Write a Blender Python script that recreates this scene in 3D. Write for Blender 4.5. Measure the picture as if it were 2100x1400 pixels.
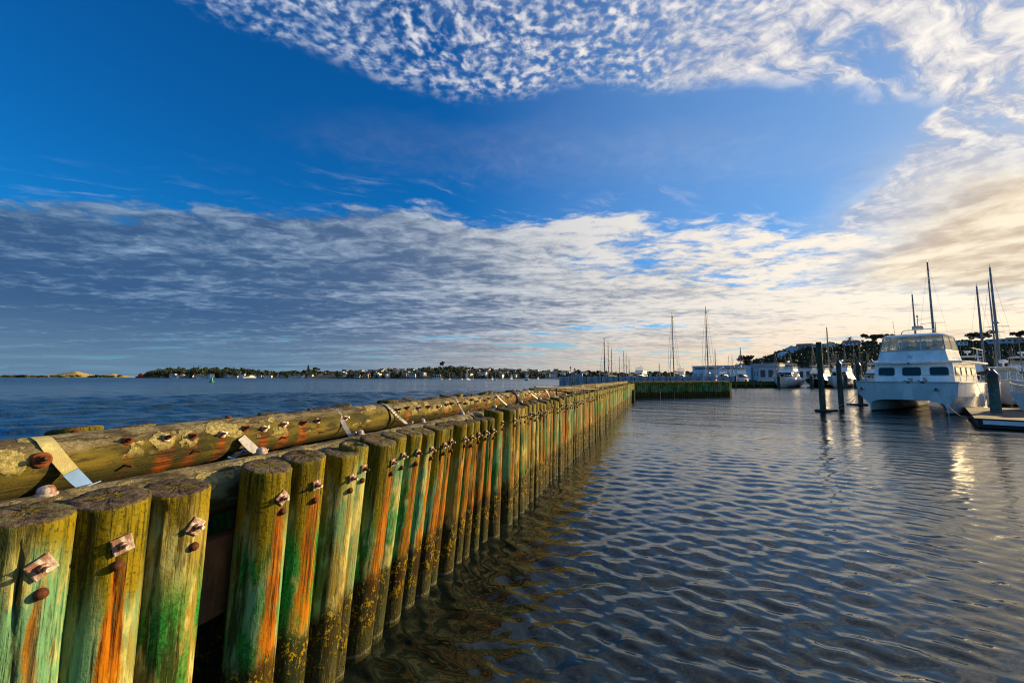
import bpy, math, random
import numpy as np
from mathutils import Vector, Matrix

for o in list(bpy.data.objects):
    bpy.data.objects.remove(o)
S = bpy.context.scene
COL = S.collection
R = math.radians
rnd = random.Random(7)

# ------------------------------------------------------------ camera
CAM_H = 2.4                      # eye height over the water
FPX = 840.0                      # focal length in pixels of a 2100 wide picture
PITCH = math.atan(73 / FPX)
cam = bpy.data.cameras.new('camera')
cam.sensor_fit = 'HORIZONTAL'
cam.sensor_width = 36
cam.lens = 36 * FPX / 2100
cam.clip_start = .05
cam.clip_end = 60000
camo = bpy.data.objects.new('camera', cam)
COL.objects.link(camo)
camo.location = (0, 0, CAM_H)
camo.rotation_euler = (math.pi / 2 + PITCH, 0, 0)
S.camera = camo
S.view_settings.view_transform = 'Standard'
S.view_settings.look = 'None'
S.view_settings.exposure = 0.85
S.view_settings.gamma = 1
S.view_settings.use_curve_mapping = False
S.cycles.max_bounces = 5
S.cycles.diffuse_bounces = 2
S.cycles.glossy_bounces = 3
S.cycles.transmission_bounces = 2
S.cycles.transparent_max_bounces = 8
S.cycles.caustics_reflective = False
S.cycles.caustics_refractive = False
S.cycles.sample_clamp_indirect = 6
S.cycles.use_denoising = True
S.cycles.pixel_filter_type = 'BLACKMAN_HARRIS'
S.cycles.filter_width = 1.15

SUN_AZ = 66.0                    # degrees to the right of the view direction
SUN_EL = 14.0


# ------------------------------------------------------------ node helper
class G:
    def __init__(self, nt):
        self.nt = nt

    def node(self, t, **props):
        n = self.nt.nodes.new(t)
        for k, v in props.items():
            setattr(n, k, v)
        return n

    def put(self, sock, v):
        if v is None:
            return
        if isinstance(v, bpy.types.NodeSocket):
            self.nt.links.new(v, sock)
        elif isinstance(v, (tuple, list)):
            v = tuple(v)
            if len(sock.default_value) == 4 and len(v) == 3:
                v = v + (1,)
            sock.default_value = v
        else:
            try:
                sock.default_value = v
            except TypeError:
                sock.default_value = (v, v, v)

    def math(self, op, a, b=None, c=None, clamp=False):
        n = self.node('ShaderNodeMath', operation=op, use_clamp=clamp)
        self.put(n.inputs[0], a)
        self.put(n.inputs[1], b)
        self.put(n.inputs[2], c)
        return n.outputs[0]

    def add(self, a, b): return self.math('ADD', a, b)
    def sub(self, a, b): return self.math('SUBTRACT', a, b)
    def mul(self, a, b): return self.math('MULTIPLY', a, b)
    def mx(self, a, b): return self.math('MAXIMUM', a, b)
    def mn(self, a, b): return self.math('MINIMUM', a, b)
    def inv(self, a): return self.math('SUBTRACT', 1.0, a)

    def vmath(self, op, a, b=None):
        n = self.node('ShaderNodeVectorMath', operation=op)
        self.put(n.inputs[0], a)
        self.put(n.inputs[1], b)
        return n.outputs['Value'] if op in ('DOT_PRODUCT', 'LENGTH') else n.outputs[0]

    def mix(self, f, a, b, blend='MIX'):
        n = self.node('ShaderNodeMix', data_type='RGBA', blend_type=blend)
        n.clamp_factor = True
        self.put(n.inputs[0], f)
        self.put(n.inputs[6], a)
        self.put(n.inputs[7], b)
        return n.outputs[2]

    def noise(self, vec, scale, detail=3, rough=.5, dist=0, col=False):
        n = self.node('ShaderNodeTexNoise')
        self.put(n.inputs['Vector'], vec)
        self.put(n.inputs['Scale'], scale)
        self.put(n.inputs['Detail'], detail)
        self.put(n.inputs['Roughness'], rough)
        self.put(n.inputs['Distortion'], dist)
        return n.outputs[1] if col else n.outputs[0]

    def vor(self, vec, scale, feature='F1', smooth=None, out=0):
        n = self.node('ShaderNodeTexVoronoi', feature=feature)
        self.put(n.inputs['Vector'], vec)
        self.put(n.inputs['Scale'], scale)
        if smooth is not None:
            self.put(n.inputs['Smoothness'], smooth)
        return n.outputs[out]

    def ss(self, v, lo, hi, a=0.0, b=1.0, kind='SMOOTHSTEP'):
        n = self.node('ShaderNodeMapRange', interpolation_type=kind)
        self.put(n.inputs[0], v)
        self.put(n.inputs[1], lo)
        self.put(n.inputs[2], hi)
        self.put(n.inputs[3], a)
        self.put(n.inputs[4], b)
        return n.outputs[0]

    def ramp(self, f, stops):
        n = self.node('ShaderNodeValToRGB')
        cr = n.color_ramp
        while len(cr.elements) < len(stops):
            cr.elements.new(.5)
        for e, (p, c) in zip(cr.elements, stops):
            e.position = p
            e.color = tuple(c) + (1,) if len(c) == 3 else c
        self.put(n.inputs[0], f)
        return n.outputs[0]

    def sep(self, v):
        n = self.node('ShaderNodeSeparateXYZ')
        self.put(n.inputs[0], v)
        return n.outputs

    def comb(self, x, y, z):
        n = self.node('ShaderNodeCombineXYZ')
        self.put(n.inputs[0], x)
        self.put(n.inputs[1], y)
        self.put(n.inputs[2], z)
        return n.outputs[0]

    def bump(self, h, strength=.5, dist=.01, normal=None):
        n = self.node('ShaderNodeBump')
        self.put(n.inputs['Strength'], strength)
        self.put(n.inputs['Distance'], dist)
        self.put(n.inputs['Height'], h)
        self.put(n.inputs['Normal'], normal)
        return n.outputs[0]


# ------------------------------------------------------------ sky
world = bpy.data.worlds.new('World')
S.world = world
world.use_nodes = True
world.cycles.sampling_method = 'MANUAL'
world.cycles.sample_map_resolution = 256
g = G(world.node_tree)
bg = world.node_tree.nodes['Background']
sky = g.node('ShaderNodeTexSky', sky_type='NISHITA')
sky.sun_disc = False
sky.sun_elevation = R(SUN_EL)
sky.sun_rotation = R(SUN_AZ)
sky.altitude = 0
sky.air_density = 1.0
sky.dust_density = .3
sky.ozone_density = 3.0
SKY_STR = .12
tc = g.node('ShaderNodeTexCoord')
D = g.vmath('NORMALIZE', tc.outputs['Generated'])
dx, dy, dz = g.sep(D)[:3]
zc = g.add(g.mx(dz, 0.0), .05)
px = g.math('DIVIDE', dx, zc)
py = g.math('DIVIDE', dy, zc)
P = g.comb(px, py, 0.0)          # a point on the flat cloud sheet overhead
sv = (math.sin(R(SUN_AZ)) * math.cos(R(SUN_EL)), math.cos(R(SUN_AZ)) * math.cos(R(SUN_EL)), math.sin(R(SUN_EL)))
sd = g.vmath('DOT_PRODUCT', D, sv)
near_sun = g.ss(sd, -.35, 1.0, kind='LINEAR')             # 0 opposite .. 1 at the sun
glow = g.math('POWER', g.mx(sd, 0.0), 22.0)
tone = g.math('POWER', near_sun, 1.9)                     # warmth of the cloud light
# the clear sky, a deep polarised blue
hs = g.node('ShaderNodeHueSaturation')
hs.inputs['Saturation'].default_value = 1.22
g.put(hs.inputs['Color'], sky.outputs[0])
clear = g.mix(1.0, hs.outputs[0], (.10 * SKY_STR, .88 * SKY_STR, 1.34 * SKY_STR), 'MULTIPLY')
# warped sheet coordinates
wn = g.noise(P, 1.9, 4, .6, col=True)
Pw = g.vmath('ADD', P, g.vmath('MULTIPLY', g.vmath('SUBTRACT', wn, (.5, .5, .5)), (.32, .30, 0)))
wx, wy = g.sep(Pw)[:2]
fine = g.noise(Pw, 13.0, 5, .62)
big = g.noise(P, 2.1, 3, .55)
rotn = g.node('ShaderNodeVectorRotate', rotation_type='Z_AXIS')
g.put(rotn.inputs['Vector'], Pw)
rotn.inputs['Angle'].default_value = R(-24)
streak = g.noise(g.vmath('MULTIPLY', rotn.outputs[0], (2.2, 9.0, 1)), 1.0, 5, .62)
# high dappled field overhead and towards the sun
left = g.mx(g.sub(-.1, wx), 0.0)
right = g.mx(g.sub(wx, 1.40), 0.0)
eA = g.add(g.sub(1.27, g.mul(g.mul(left, left), .60)), g.mul(right, 2.1))
gapA = g.sub(eA, wy)
inA = g.ss(gapA, -.02, .10)
coreA = g.ss(gapA, .0, .45)
puff = g.noise(g.vmath('ADD', P, g.vmath('MULTIPLY', wn, (.12, .12, 0))), 34.0, 2, .5)
puffs = g.ss(puff, .26, .76)
str_w = g.ss(g.add(wx, g.mul(big, .8)), .55, 1.35)
pf = g.mix(str_w, puffs, g.ss(streak, .34, .66))
tex = g.add(g.add(g.mul(pf, .46), g.mul(fine, .42)), g.mul(big, .62))
dA = g.mul(g.ss(g.add(tex, g.mul(near_sun, .12)), .56, 1.00), inA)
veil = g.mul(g.mul(coreA, g.ss(big, .35, .62)), .42)
dA = g.mx(dA, g.mul(veil, inA))
smoke = g.mul(g.ss(wy, 4.6, 3.0), g.mul(g.ss(g.add(wy, g.mul(big, .35)), 1.50, 1.95), g.ss(g.add(gapA, g.mul(g.sub(fine, .5), .5)), -.7, 1.5)))
# low bank towards the horizon
eB = g.add(2.16, g.mul(wx, .09))
gapB = g.sub(wy, eB)
nb = g.noise(g.vmath('MULTIPLY', Pw, (1.7, 2.5, 1)), 1.0, 5, .60)
nb2 = g.noise(g.vmath('MULTIPLY', Pw, (5.4, 7.6, 1)), 1.0, 5, .66)
nbl = g.noise(g.vmath('MULTIPLY', Pw, (.50, 1.0, 1)), 1.0, 3, .55)
inB = g.ss(g.add(gapB, g.add(g.mul(g.sub(nb2, .5), .5), g.mul(g.sub(nb, .5), 1.0))), -.06, .16)
thick = g.ss(wx, 1.5, -.9)                                # heavier away from the sun
low = g.ss(wy, 2.9, 4.2)
brk = g.add(g.mul(nb, .55), g.mul(nb2, .55))
calm = g.mul(g.ss(wx, 2.1, 3.0), g.ss(wy, 3.9, 2.5))
dB = g.mul(g.ss(g.sub(g.add(brk, g.add(g.mul(thick, .30), g.add(g.mul(low, .12), g.mul(g.ss(wx, .2, 1.2), .08)))), g.add(g.mul(calm, .45), g.mul(g.ss(wy, 4.8, 6.6), g.mul(g.ss(nbl, .52, .62), .34)))), .50, .70), inB)
# how the two layers are lit
edge = g.ss(gapB, .50, .02)
lumB = g.add(g.add(g.mul(nb2, .75), g.mul(nb, .55)), g.mul(near_sun, .34))
lumB = g.add(lumB, g.mul(edge, g.sub(.24, g.mul(thick, .14))))
lumB = g.add(g.sub(lumB, g.mul(thick, .05)), g.mul(g.sub(nbl, .5), .75))
lumB = g.ss(lumB, .60, 1.02)
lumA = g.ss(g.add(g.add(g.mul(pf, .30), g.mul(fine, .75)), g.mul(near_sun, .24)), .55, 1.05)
dark = g.mix(tone, (.042, .112, .25), (.28, .32, .40))
lit = g.mix(tone, (.27, .41, .60), (1.15, 1.0, .80))
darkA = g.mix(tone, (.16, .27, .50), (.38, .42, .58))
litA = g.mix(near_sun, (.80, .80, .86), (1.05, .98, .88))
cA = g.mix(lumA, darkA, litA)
cB = g.mix(lumB, dark, lit)
clear = g.mix(g.ss(sd, .30, .97, 0, .50), clear, (.30, .48, .74))
clear = g.mix(g.mul(glow, .7), clear, (.95, .74, .46))
wisp = g.mul(g.mul(g.ss(streak, .50, .72), g.ss(gapB, -.55, -.05)), g.ss(big, .42, .62))
clear = g.mix(g.mul(wisp, .38), clear, g.mix(tone, (.42, .52, .72), (.9, .85, .8)))
bil = g.noise(g.vmath('MULTIPLY', Pw, (1.0, .8, 1)), 3.4, 5, .55)
out = g.mix(g.mul(smoke, .92), clear, g.mix(g.ss(bil, .34, .64), (.66, .50, .34), (1.12, .95, .68)))
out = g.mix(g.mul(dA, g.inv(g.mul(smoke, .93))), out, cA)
out = g.mix(dB, out, cB)
# paler air along the horizon
hz = g.ss(dz, .15, .0)
hcol = g.mix(g.math('POWER', g.ss(sd, -.2, .97, kind='LINEAR'), 1.8), (.165, .285, .405), (1.25, .86, .46))
hn = g.noise(g.vmath('MULTIPLY', D, (2.5, 2.5, 46)), 1.5, 4, .6)
hzn = g.mul(hz, g.add(.25, g.mul(hn, .95)))
out = g.mix(hzn, out, hcol)
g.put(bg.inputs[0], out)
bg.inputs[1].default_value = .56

sun = bpy.data.lights.new('sun', 'SUN')
sun.energy = 5.0
sun.angle = R(.6)
sun.color = (1.0, .71, .34)
suno = bpy.data.objects.new('sun', sun)
COL.objects.link(suno)
suno.rotation_euler = Vector(sv).to_track_quat('Z', 'Y').to_euler()


# ------------------------------------------------------------ pixel geometry of the photograph -> places in the world
def ray(x, y):
    cx, cy = (x - 1050) / FPX, (700 - y) / FPX
    c, s = math.cos(PITCH), math.sin(PITCH)
    return Vector((cx, c - cy * s, s + cy * c))


def at(x, y, depth):
    d = ray(x, y)
    return Vector((0, 0, CAM_H)) + d * (depth / d.y)


def onwater(x, y, z=0.0):
    d = ray(x, y)
    return Vector((0, 0, CAM_H)) + d * ((z - CAM_H) / d.z)


# ------------------------------------------------------------ mesh helper
class MB:
    def __init__(self):
        self.V, self.F, self.M = [], [], []

    def add(self, vs, fs, mi=0):
        k = len(self.V)
        self.V += [tuple(v) for v in vs]
        self.F += [tuple(i + k for i in f) for f in fs]
        self.M += [mi] * len(fs)
        return self

    def box(self, c, s, rz=0.0, mi=0, top=1.0, ry=0.0):
        hx, hy, hz = s[0] / 2, s[1] / 2, s[2] / 2
        m = Matrix.Translation(Vector(c)) @ Matrix.Rotation(rz, 4, 'Z') @ Matrix.Rotation(ry, 4, 'Y')
        vs = [m @ Vector((x * hx * (top if z > 0 else 1), y * hy * (top if z > 0 else 1), z * hz))
              for z in (-1, 1) for x, y in ((-1, -1), (1, -1), (1, 1), (-1, 1))]
        return self.add(vs, [(3, 2, 1, 0), (4, 5, 6, 7), (0, 1, 5, 4), (1, 2, 6, 5), (2, 3, 7, 6), (3, 0, 4, 7)], mi)

    def tube(self, pts, r, n=8, mi=0, caps=True):
        pts = [Vector(p) for p in pts]
        rs = r if isinstance(r, (list, tuple)) else [r] * len(pts)
        vs, fs = [], []
        ref = None
        for i, p in enumerate(pts):
            t = (pts[min(i + 1, len(pts) - 1)] - pts[max(i - 1, 0)]).normalized()
            if ref is None:
                ref = t.orthogonal().normalized()
            a = (ref - t * ref.dot(t)).normalized()
            ref = a
            b = t.cross(a)
            for k in range(n):
                an = 2 * math.pi * k / n
                vs.append(p + (a * math.cos(an) + b * math.sin(an)) * rs[i])
        for i in range(len(pts) - 1):
            for k in range(n):
                k2 = (k + 1) % n
                fs.append((i * n + k, i * n + k2, (i + 1) * n + k2, (i + 1) * n + k))
        if caps:
            fs.append(tuple(range(n))[::-1])
            fs.append(tuple((len(pts) - 1) * n + k for k in range(n)))
        return self.add(vs, fs, mi)

    def lathe(self, prof, n=16, c=(0, 0, 0), mi=0, mat=None):
        vs, fs = [], []
        for r, z in prof:
            for k in range(n):
                an = 2 * math.pi * k / n
                v = Vector((r * math.cos(an), r * math.sin(an), z))
                v = (mat @ v if mat else v) + Vector(c)
                vs.append(v)
        m = len(prof)
        for i in range(m - 1):
            for k in range(n):
                k2 = (k + 1) % n
                fs.append((i * n + k, i * n + k2, (i + 1) * n + k2, (i + 1) * n + k))
        if prof[0][0] > 1e-6:
            fs.append(tuple(range(n))[::-1])
        if prof[-1][0] > 1e-6:
            fs.append(tuple((m - 1) * n + k for k in range(n)))
        return self.add(vs, fs, mi)

    def loft(self, secs, closed=True, caps=True, mi=0):
        n = len(secs[0])
        vs = [v for s in secs for v in s]
        fs = []
        for i in range(len(secs) - 1):
            for k in range(n if closed else n - 1):
                k2 = (k + 1) % n
                fs.append((i * n + k, i * n + k2, (i + 1) * n + k2, (i + 1) * n + k))
        if caps:
            fs.append(tuple(range(n))[::-1])
            fs.append(tuple((len(secs) - 1) * n + k for k in range(n)))
        return self.add(vs, fs, mi)

    def prism(self, poly, axis, lo, hi, mi=0):
        """poly in the two axes other than `axis` (cyclic order), pushed from lo to hi"""
        def mk(p, t):
            if axis == 'x':
                return (t, p[0], p[1])
            if axis == 'y':
                return (p[0], t, p[1])
            return (p[0], p[1], t)
        return self.loft([[mk(p, lo) for p in poly], [mk(p, hi) for p in poly]], mi=mi)

    def panel(self, a, b, c, d, th, mi=0):
        """a thin slab on the quad a b c d, thickness along its normal"""
        a, b, c, d = map(Vector, (a, b, c, d))
        n = (b - a).cross(d - a).normalized() * th
        return self.add([a, b, c, d, a + n, b + n, c + n, d + n],
                        [(3, 2, 1, 0), (4, 5, 6, 7), (0, 1, 5, 4), (1, 2, 6, 5), (2, 3, 7, 6), (3, 0, 4, 7)], mi)

    def mesh(self, name, mats, sharp=38):
        me = bpy.data.meshes.new(name)
        me.from_pydata(self.V, [], self.F)
        for m in (mats if isinstance(mats, (list, tuple)) else [mats]):
            me.materials.append(m)
        me.polygons.foreach_set('material_index', self.M)
        fix_normals(me)
        if sharp:
            me.polygons.foreach_set('use_smooth', [True] * len(me.polygons))
            me.set_sharp_from_angle(angle=R(sharp))
        return me

    def build(self, name, mats, parent=None, sharp=38):
        return link(name, self.mesh(name, mats, sharp), parent)


def fix_normals(me):
    import bmesh
    bm = bmesh.new()
    bm.from_mesh(me)
    bmesh.ops.recalc_face_normals(bm, faces=bm.faces)
    bm.to_mesh(me)
    bm.free()


def link(name, data, parent=None, loc=None, rot=None, scale=None):
    o = bpy.data.objects.new(name, data)
    COL.objects.link(o)
    if parent:
        o.parent = parent
    if loc is not None:
        o.location = loc
    if rot is not None:
        o.rotation_euler = rot
    if scale is not None:
        o.scale = scale
    return o


def tag(o, label=None, cat=None, group=None, kind=None):
    if label: o['label'] = label
    if cat: o['category'] = cat
    if group: o['group'] = group
    if kind: o['kind'] = kind
    return o


def thing(name, label, cat, loc=(0, 0, 0), rz=0.0, group=None):
    o = link(name, None, None, loc, (0, 0, rz))
    o.empty_display_size = .2
    return tag(o, label, cat, group)


KIDS = {}


def copy_tree(o, label=None, loc=None, rz=None, scale=None):
    c = o.copy()
    COL.objects.link(c)
    if label: c['label'] = label
    if loc is not None: c.location = loc
    if rz is not None: c.rotation_euler = (0, 0, rz)
    if scale is not None: c.scale = (scale,) * 3 if not isinstance(scale, tuple) else scale
    def rec(a, b):
        for ch in list(a.children):
            k = ch.copy()
            COL.objects.link(k)
            k.parent = b
            rec(ch, k)
    if o not in KIDS:
        KIDS[o] = True
    rec(o, c)
    return c

# ------------------------------------------------------------ materials
def mk(name):
    m = bpy.data.materials.new(name)
    m.use_nodes = True
    gg = G(m.node_tree)
    gg.b = m.node_tree.nodes['Principled BSDF']
    gg.tc = gg.node('ShaderNodeTexCoord')
    gg.obj = gg.tc.outputs['Object']
    gg.geo = gg.node('ShaderNodeNewGeometry')
    return m, gg


def plain(name, col, rough=.5, metal=0.0, var=.12, scale=6.0, bump=0.0, spec=.5, grime=None):
    m, gg = mk(name)
    n = gg.noise(gg.obj, scale, 4, .6)
    lo = tuple(c * (1 - var) for c in col)
    hi = tuple(min(1, c * (1 + var)) for c in col)
    c = gg.mix(gg.ss(n, .3, .7), lo, hi)
    if grime:
        n2 = gg.noise(gg.vmath('MULTIPLY', gg.obj, (1, 1, .25)), scale * .8, 5, .65)
        c = gg.mix(gg.ss(n2, .42, .60, 0, .88), c, grime)
    gg.put(gg.b.inputs['Base Color'], c)
    gg.put(gg.b.inputs['Roughness'], gg.ss(n, .2, .8, rough * .85, min(1, rough * 1.15)))
    gg.b.inputs['Metallic'].default_value = metal
    gg.b.inputs['Specular IOR Level'].default_value = spec
    if bump:
        gg.put(gg.b.inputs['Normal'], gg.bump(gg.noise(gg.obj, scale * 6, 4, .6), bump, .01))
    return m


def pile_material():
    m, gg = mk('pile_timber')
    o = gg.obj
    oi = gg.node('ShaderNodeObjectInfo').outputs['Random']
    off = gg.comb(gg.mul(oi, 37.0), gg.mul(oi, 71.0), gg.mul(oi, 23.0))
    v = gg.vmath('ADD', o, off)
    lx, ly, lz = gg.sep(o)[:3]
    wz = gg.sep(gg.geo.outputs['Position'])[2]
    wyp = gg.sep(gg.geo.outputs['Position'])[1]
    nz = gg.sep(gg.geo.outputs['True Normal'])[2]
    grain = gg.noise(gg.vmath('MULTIPLY', v, (55, 55, 2.2)), 1.0, 5, .65)
    wide = gg.noise(gg.vmath('MULTIPLY', v, (9, 9, .9)), 1.0, 4, .55)
    blot = gg.noise(gg.vmath('MULTIPLY', v, (7, 7, 3.2)), 1.0, 5, .6)
    blot2 = gg.noise(gg.vmath('ADD', gg.vmath('MULTIPLY', v, (6, 6, 2.4)), (13, 5, 9)), 1.0, 4, .55)
    spk = gg.noise(v, 60, 3, .6)
    r2 = gg.math('FRACT', gg.mul(oi, 17.3))
    r3 = gg.math('FRACT', gg.mul(oi, 53.7))
    r4 = gg.math('FRACT', gg.mul(oi, 97.1))
    # bare treated wood, tan to pale blue green, with sharp edged patches
    wood = gg.mix(gg.ss(gg.add(wide, gg.mul(gg.sub(r2, .5), .45)), .40, .58), (.26, .215, .070), (.16, .32, .185))
    wood = gg.mix(gg.ss(gg.add(blot, gg.mul(gg.sub(grain, .5), .25)), .51, .60), wood, (.42, .42, .19))
    # vivid green algae
    alg = gg.add(gg.add(blot2, gg.mul(gg.sub(r3, .54), .42)), gg.mul(gg.sub(grain, .5), .22))
    wood = gg.mix(gg.mul(gg.ss(alg, .50, .60), gg.ss(lz, -.30, -.62, 0, .95)), wood, gg.mix(gg.ss(spk, .35, .65), (.010, .120, .024), (.050, .255, .075)))
    # moss and grime dripping down from the head
    up = gg.ss(gg.add(gg.add(lz, gg.mul(gg.sub(wide, .5), 1.0)), gg.add(gg.mul(gg.sub(grain, .5), .45), gg.mul(gg.sub(r4, .5), .55))), -.50, -.20)
    moss = gg.mix(gg.ss(gg.add(gg.mul(wide, .6), gg.mul(grain, .4)), .40, .56), gg.mix(gg.ss(wyp, 9.0, 16.0), (.024, .032, .003), (.060, .075, .005)), gg.mix(gg.ss(wyp, 9.0, 16.0), (.205, .155, .010), (.27, .25, .014)))
    moss = gg.mix(gg.ss(spk, .50, .68, 0, .85), moss, (.022, .024, .004))
    c = gg.mix(gg.mul(up, .95), wood, moss)
    # rust run below the bolt (local +x faces the water); each pile its own width, length and wander
    zz = gg.sub(-.25, lz)
    wdt = gg.add(gg.add(.016, gg.mul(r3, .022)), gg.mul(gg.mx(zz, 0.0), gg.add(.006, gg.mul(r4, .085))))
    sway = gg.mul(gg.sub(gg.noise(gg.comb(0.0, 0.0, gg.add(gg.mul(lz, 2.2), gg.mul(oi, 40.0))), 1.0, 3, .6), .5), .11)
    dist = gg.math('DIVIDE', gg.math('ABSOLUTE', gg.add(ly, sway)), wdt)
    dist = gg.add(dist, gg.mul(gg.sub(grain, .5), 1.5))
    run = gg.mul(gg.ss(dist, 1.25, .75), gg.ss(lx, .0, .03))
    run = gg.mul(run, gg.mul(gg.ss(zz, -.03, .04), gg.ss(gg.sub(zz, gg.add(gg.mul(r2, .75), gg.mul(gg.sub(blot, .5), 1.2))), 1.0, .6)))
    run = gg.mul(run, gg.mul(gg.mul(gg.ss(wyp, 34.0, 14.0), gg.ss(r4, .10, .25, .15, 1.0)), gg.ss(gg.noise(gg.vmath('MULTIPLY', v, (34, 34, 4)), 1.0, 4, .65), .34, .50, .35, 1.0)))
    rust = gg.mix(gg.ss(gg.add(gg.mul(grain, .7), gg.mul(blot, .3)), .38, .62), (.080, .019, .003), (.46, .150, .004))
    c = gg.mix(run, c, rust)
    c = gg.mix(gg.mul(gg.mul(gg.ss(dist, .4, .0), run), gg.ss(zz, .55, 0.0, 0, .75)), c, (.045, .012, .004))
    # grain, soot and cracks
    c = gg.mix(gg.ss(grain, .42, .28, 0, .85), c, (.026, .020, .006))
    soot = gg.noise(gg.vmath('ADD', gg.vmath('MULTIPLY', v, (13, 13, 1.3)), (3, 8, 1)), 1.0, 6, .72)
    c = gg.mix(gg.mul(gg.ss(soot, .50, .62, 0, .85), gg.inv(gg.mul(run, .6))), c, (.024, .023, .005))
    # tide zone: dark slime with ochre barnacle crust
    tz = gg.add(wz, gg.mul(gg.sub(blot, .5), .5))
    tide = gg.ss(tz, .76, .58)
    slime = gg.mix(gg.ss(wide, .4, .65), (.008, .007, .003), (.028, .023, .005))
    vb = gg.vor(v, 46, 'F1')
    crust = gg.mul(gg.ss(gg.add(gg.noise(gg.vmath('MULTIPLY', v, (1, 1, .7)), 24, 4, .65), gg.mul(gg.sub(.4, vb), .25)), .47, .57), gg.ss(gg.noise(v, 6, 3, .6), .40, .54))
    slime = gg.mix(crust, slime, (.30, .215, .026))
    low = gg.ss(gg.add(wz, gg.mul(gg.sub(blot2, .5), .2)), .33, .12)
    slime = gg.mix(gg.mul(low, .85), slime, gg.mix(gg.ss(grain, .35, .7), (.012, .014, .005), (.050, .044, .016)))
    c = gg.mix(gg.mul(tide, .93), c, slime)
    c = gg.mix(gg.mul(gg.ss(gg.math('ABSOLUTE', gg.sub(gg.add(wz, gg.mul(gg.sub(spk, .5), .05)), .02)), .02, .0), .4), c, (.30, .28, .22))
    # sawn heads
    fs_ = gg.noise(gg.vmath('MULTIPLY', v, (120, 120, 9)), 1.0, 4, .7)
    c = gg.mix(gg.ss(fs_, .54, .70, 0, .55), c, (.020, .018, .006))
    c = gg.mix(gg.mul(gg.ss(fs_, .42, .30, 0, .30), gg.inv(run)), c, (.60, .54, .26))
    ring = gg.noise(gg.vmath('MULTIPLY', v, (26, 26, 26)), 1.0, 6, .7)
    head = gg.mix(gg.ss(ring, .36, .64), (.028, .021, .014), (.135, .105, .070))
    head = gg.mix(gg.ss(gg.noise(v, 7, 4, .6), .54, .68, 0, .75), head, (.13, .145, .055))
    tops = gg.ss(nz, .55, .8)
    hsv = gg.node('ShaderNodeHueSaturation')
    hsv.inputs['Saturation'].default_value = 1.16
    hsv.inputs['Value'].default_value = .92
    gg.put(hsv.inputs['Color'], c)
    c = gg.mix(tops, hsv.outputs[0], head)
    gg.put(gg.b.inputs['Base Color'], c)
    gg.put(gg.b.inputs['Roughness'], gg.mix(tide, (.74, .74, .74), (.66, .66, .66)))
    gg.b.inputs['Specular IOR Level'].default_value = .16
    h = gg.add(gg.mul(gg.ss(grain, .15, .5), 1.0), gg.mul(ring, gg.mul(tops, 1.5)))
    h = gg.add(h, gg.mul(gg.mul(crust, tide), 1.2))
    h = gg.add(h, gg.mul(spk, .3))
    gg.put(gg.b.inputs['Normal'], gg.bump(h, .9, .011))
    return m


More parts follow.
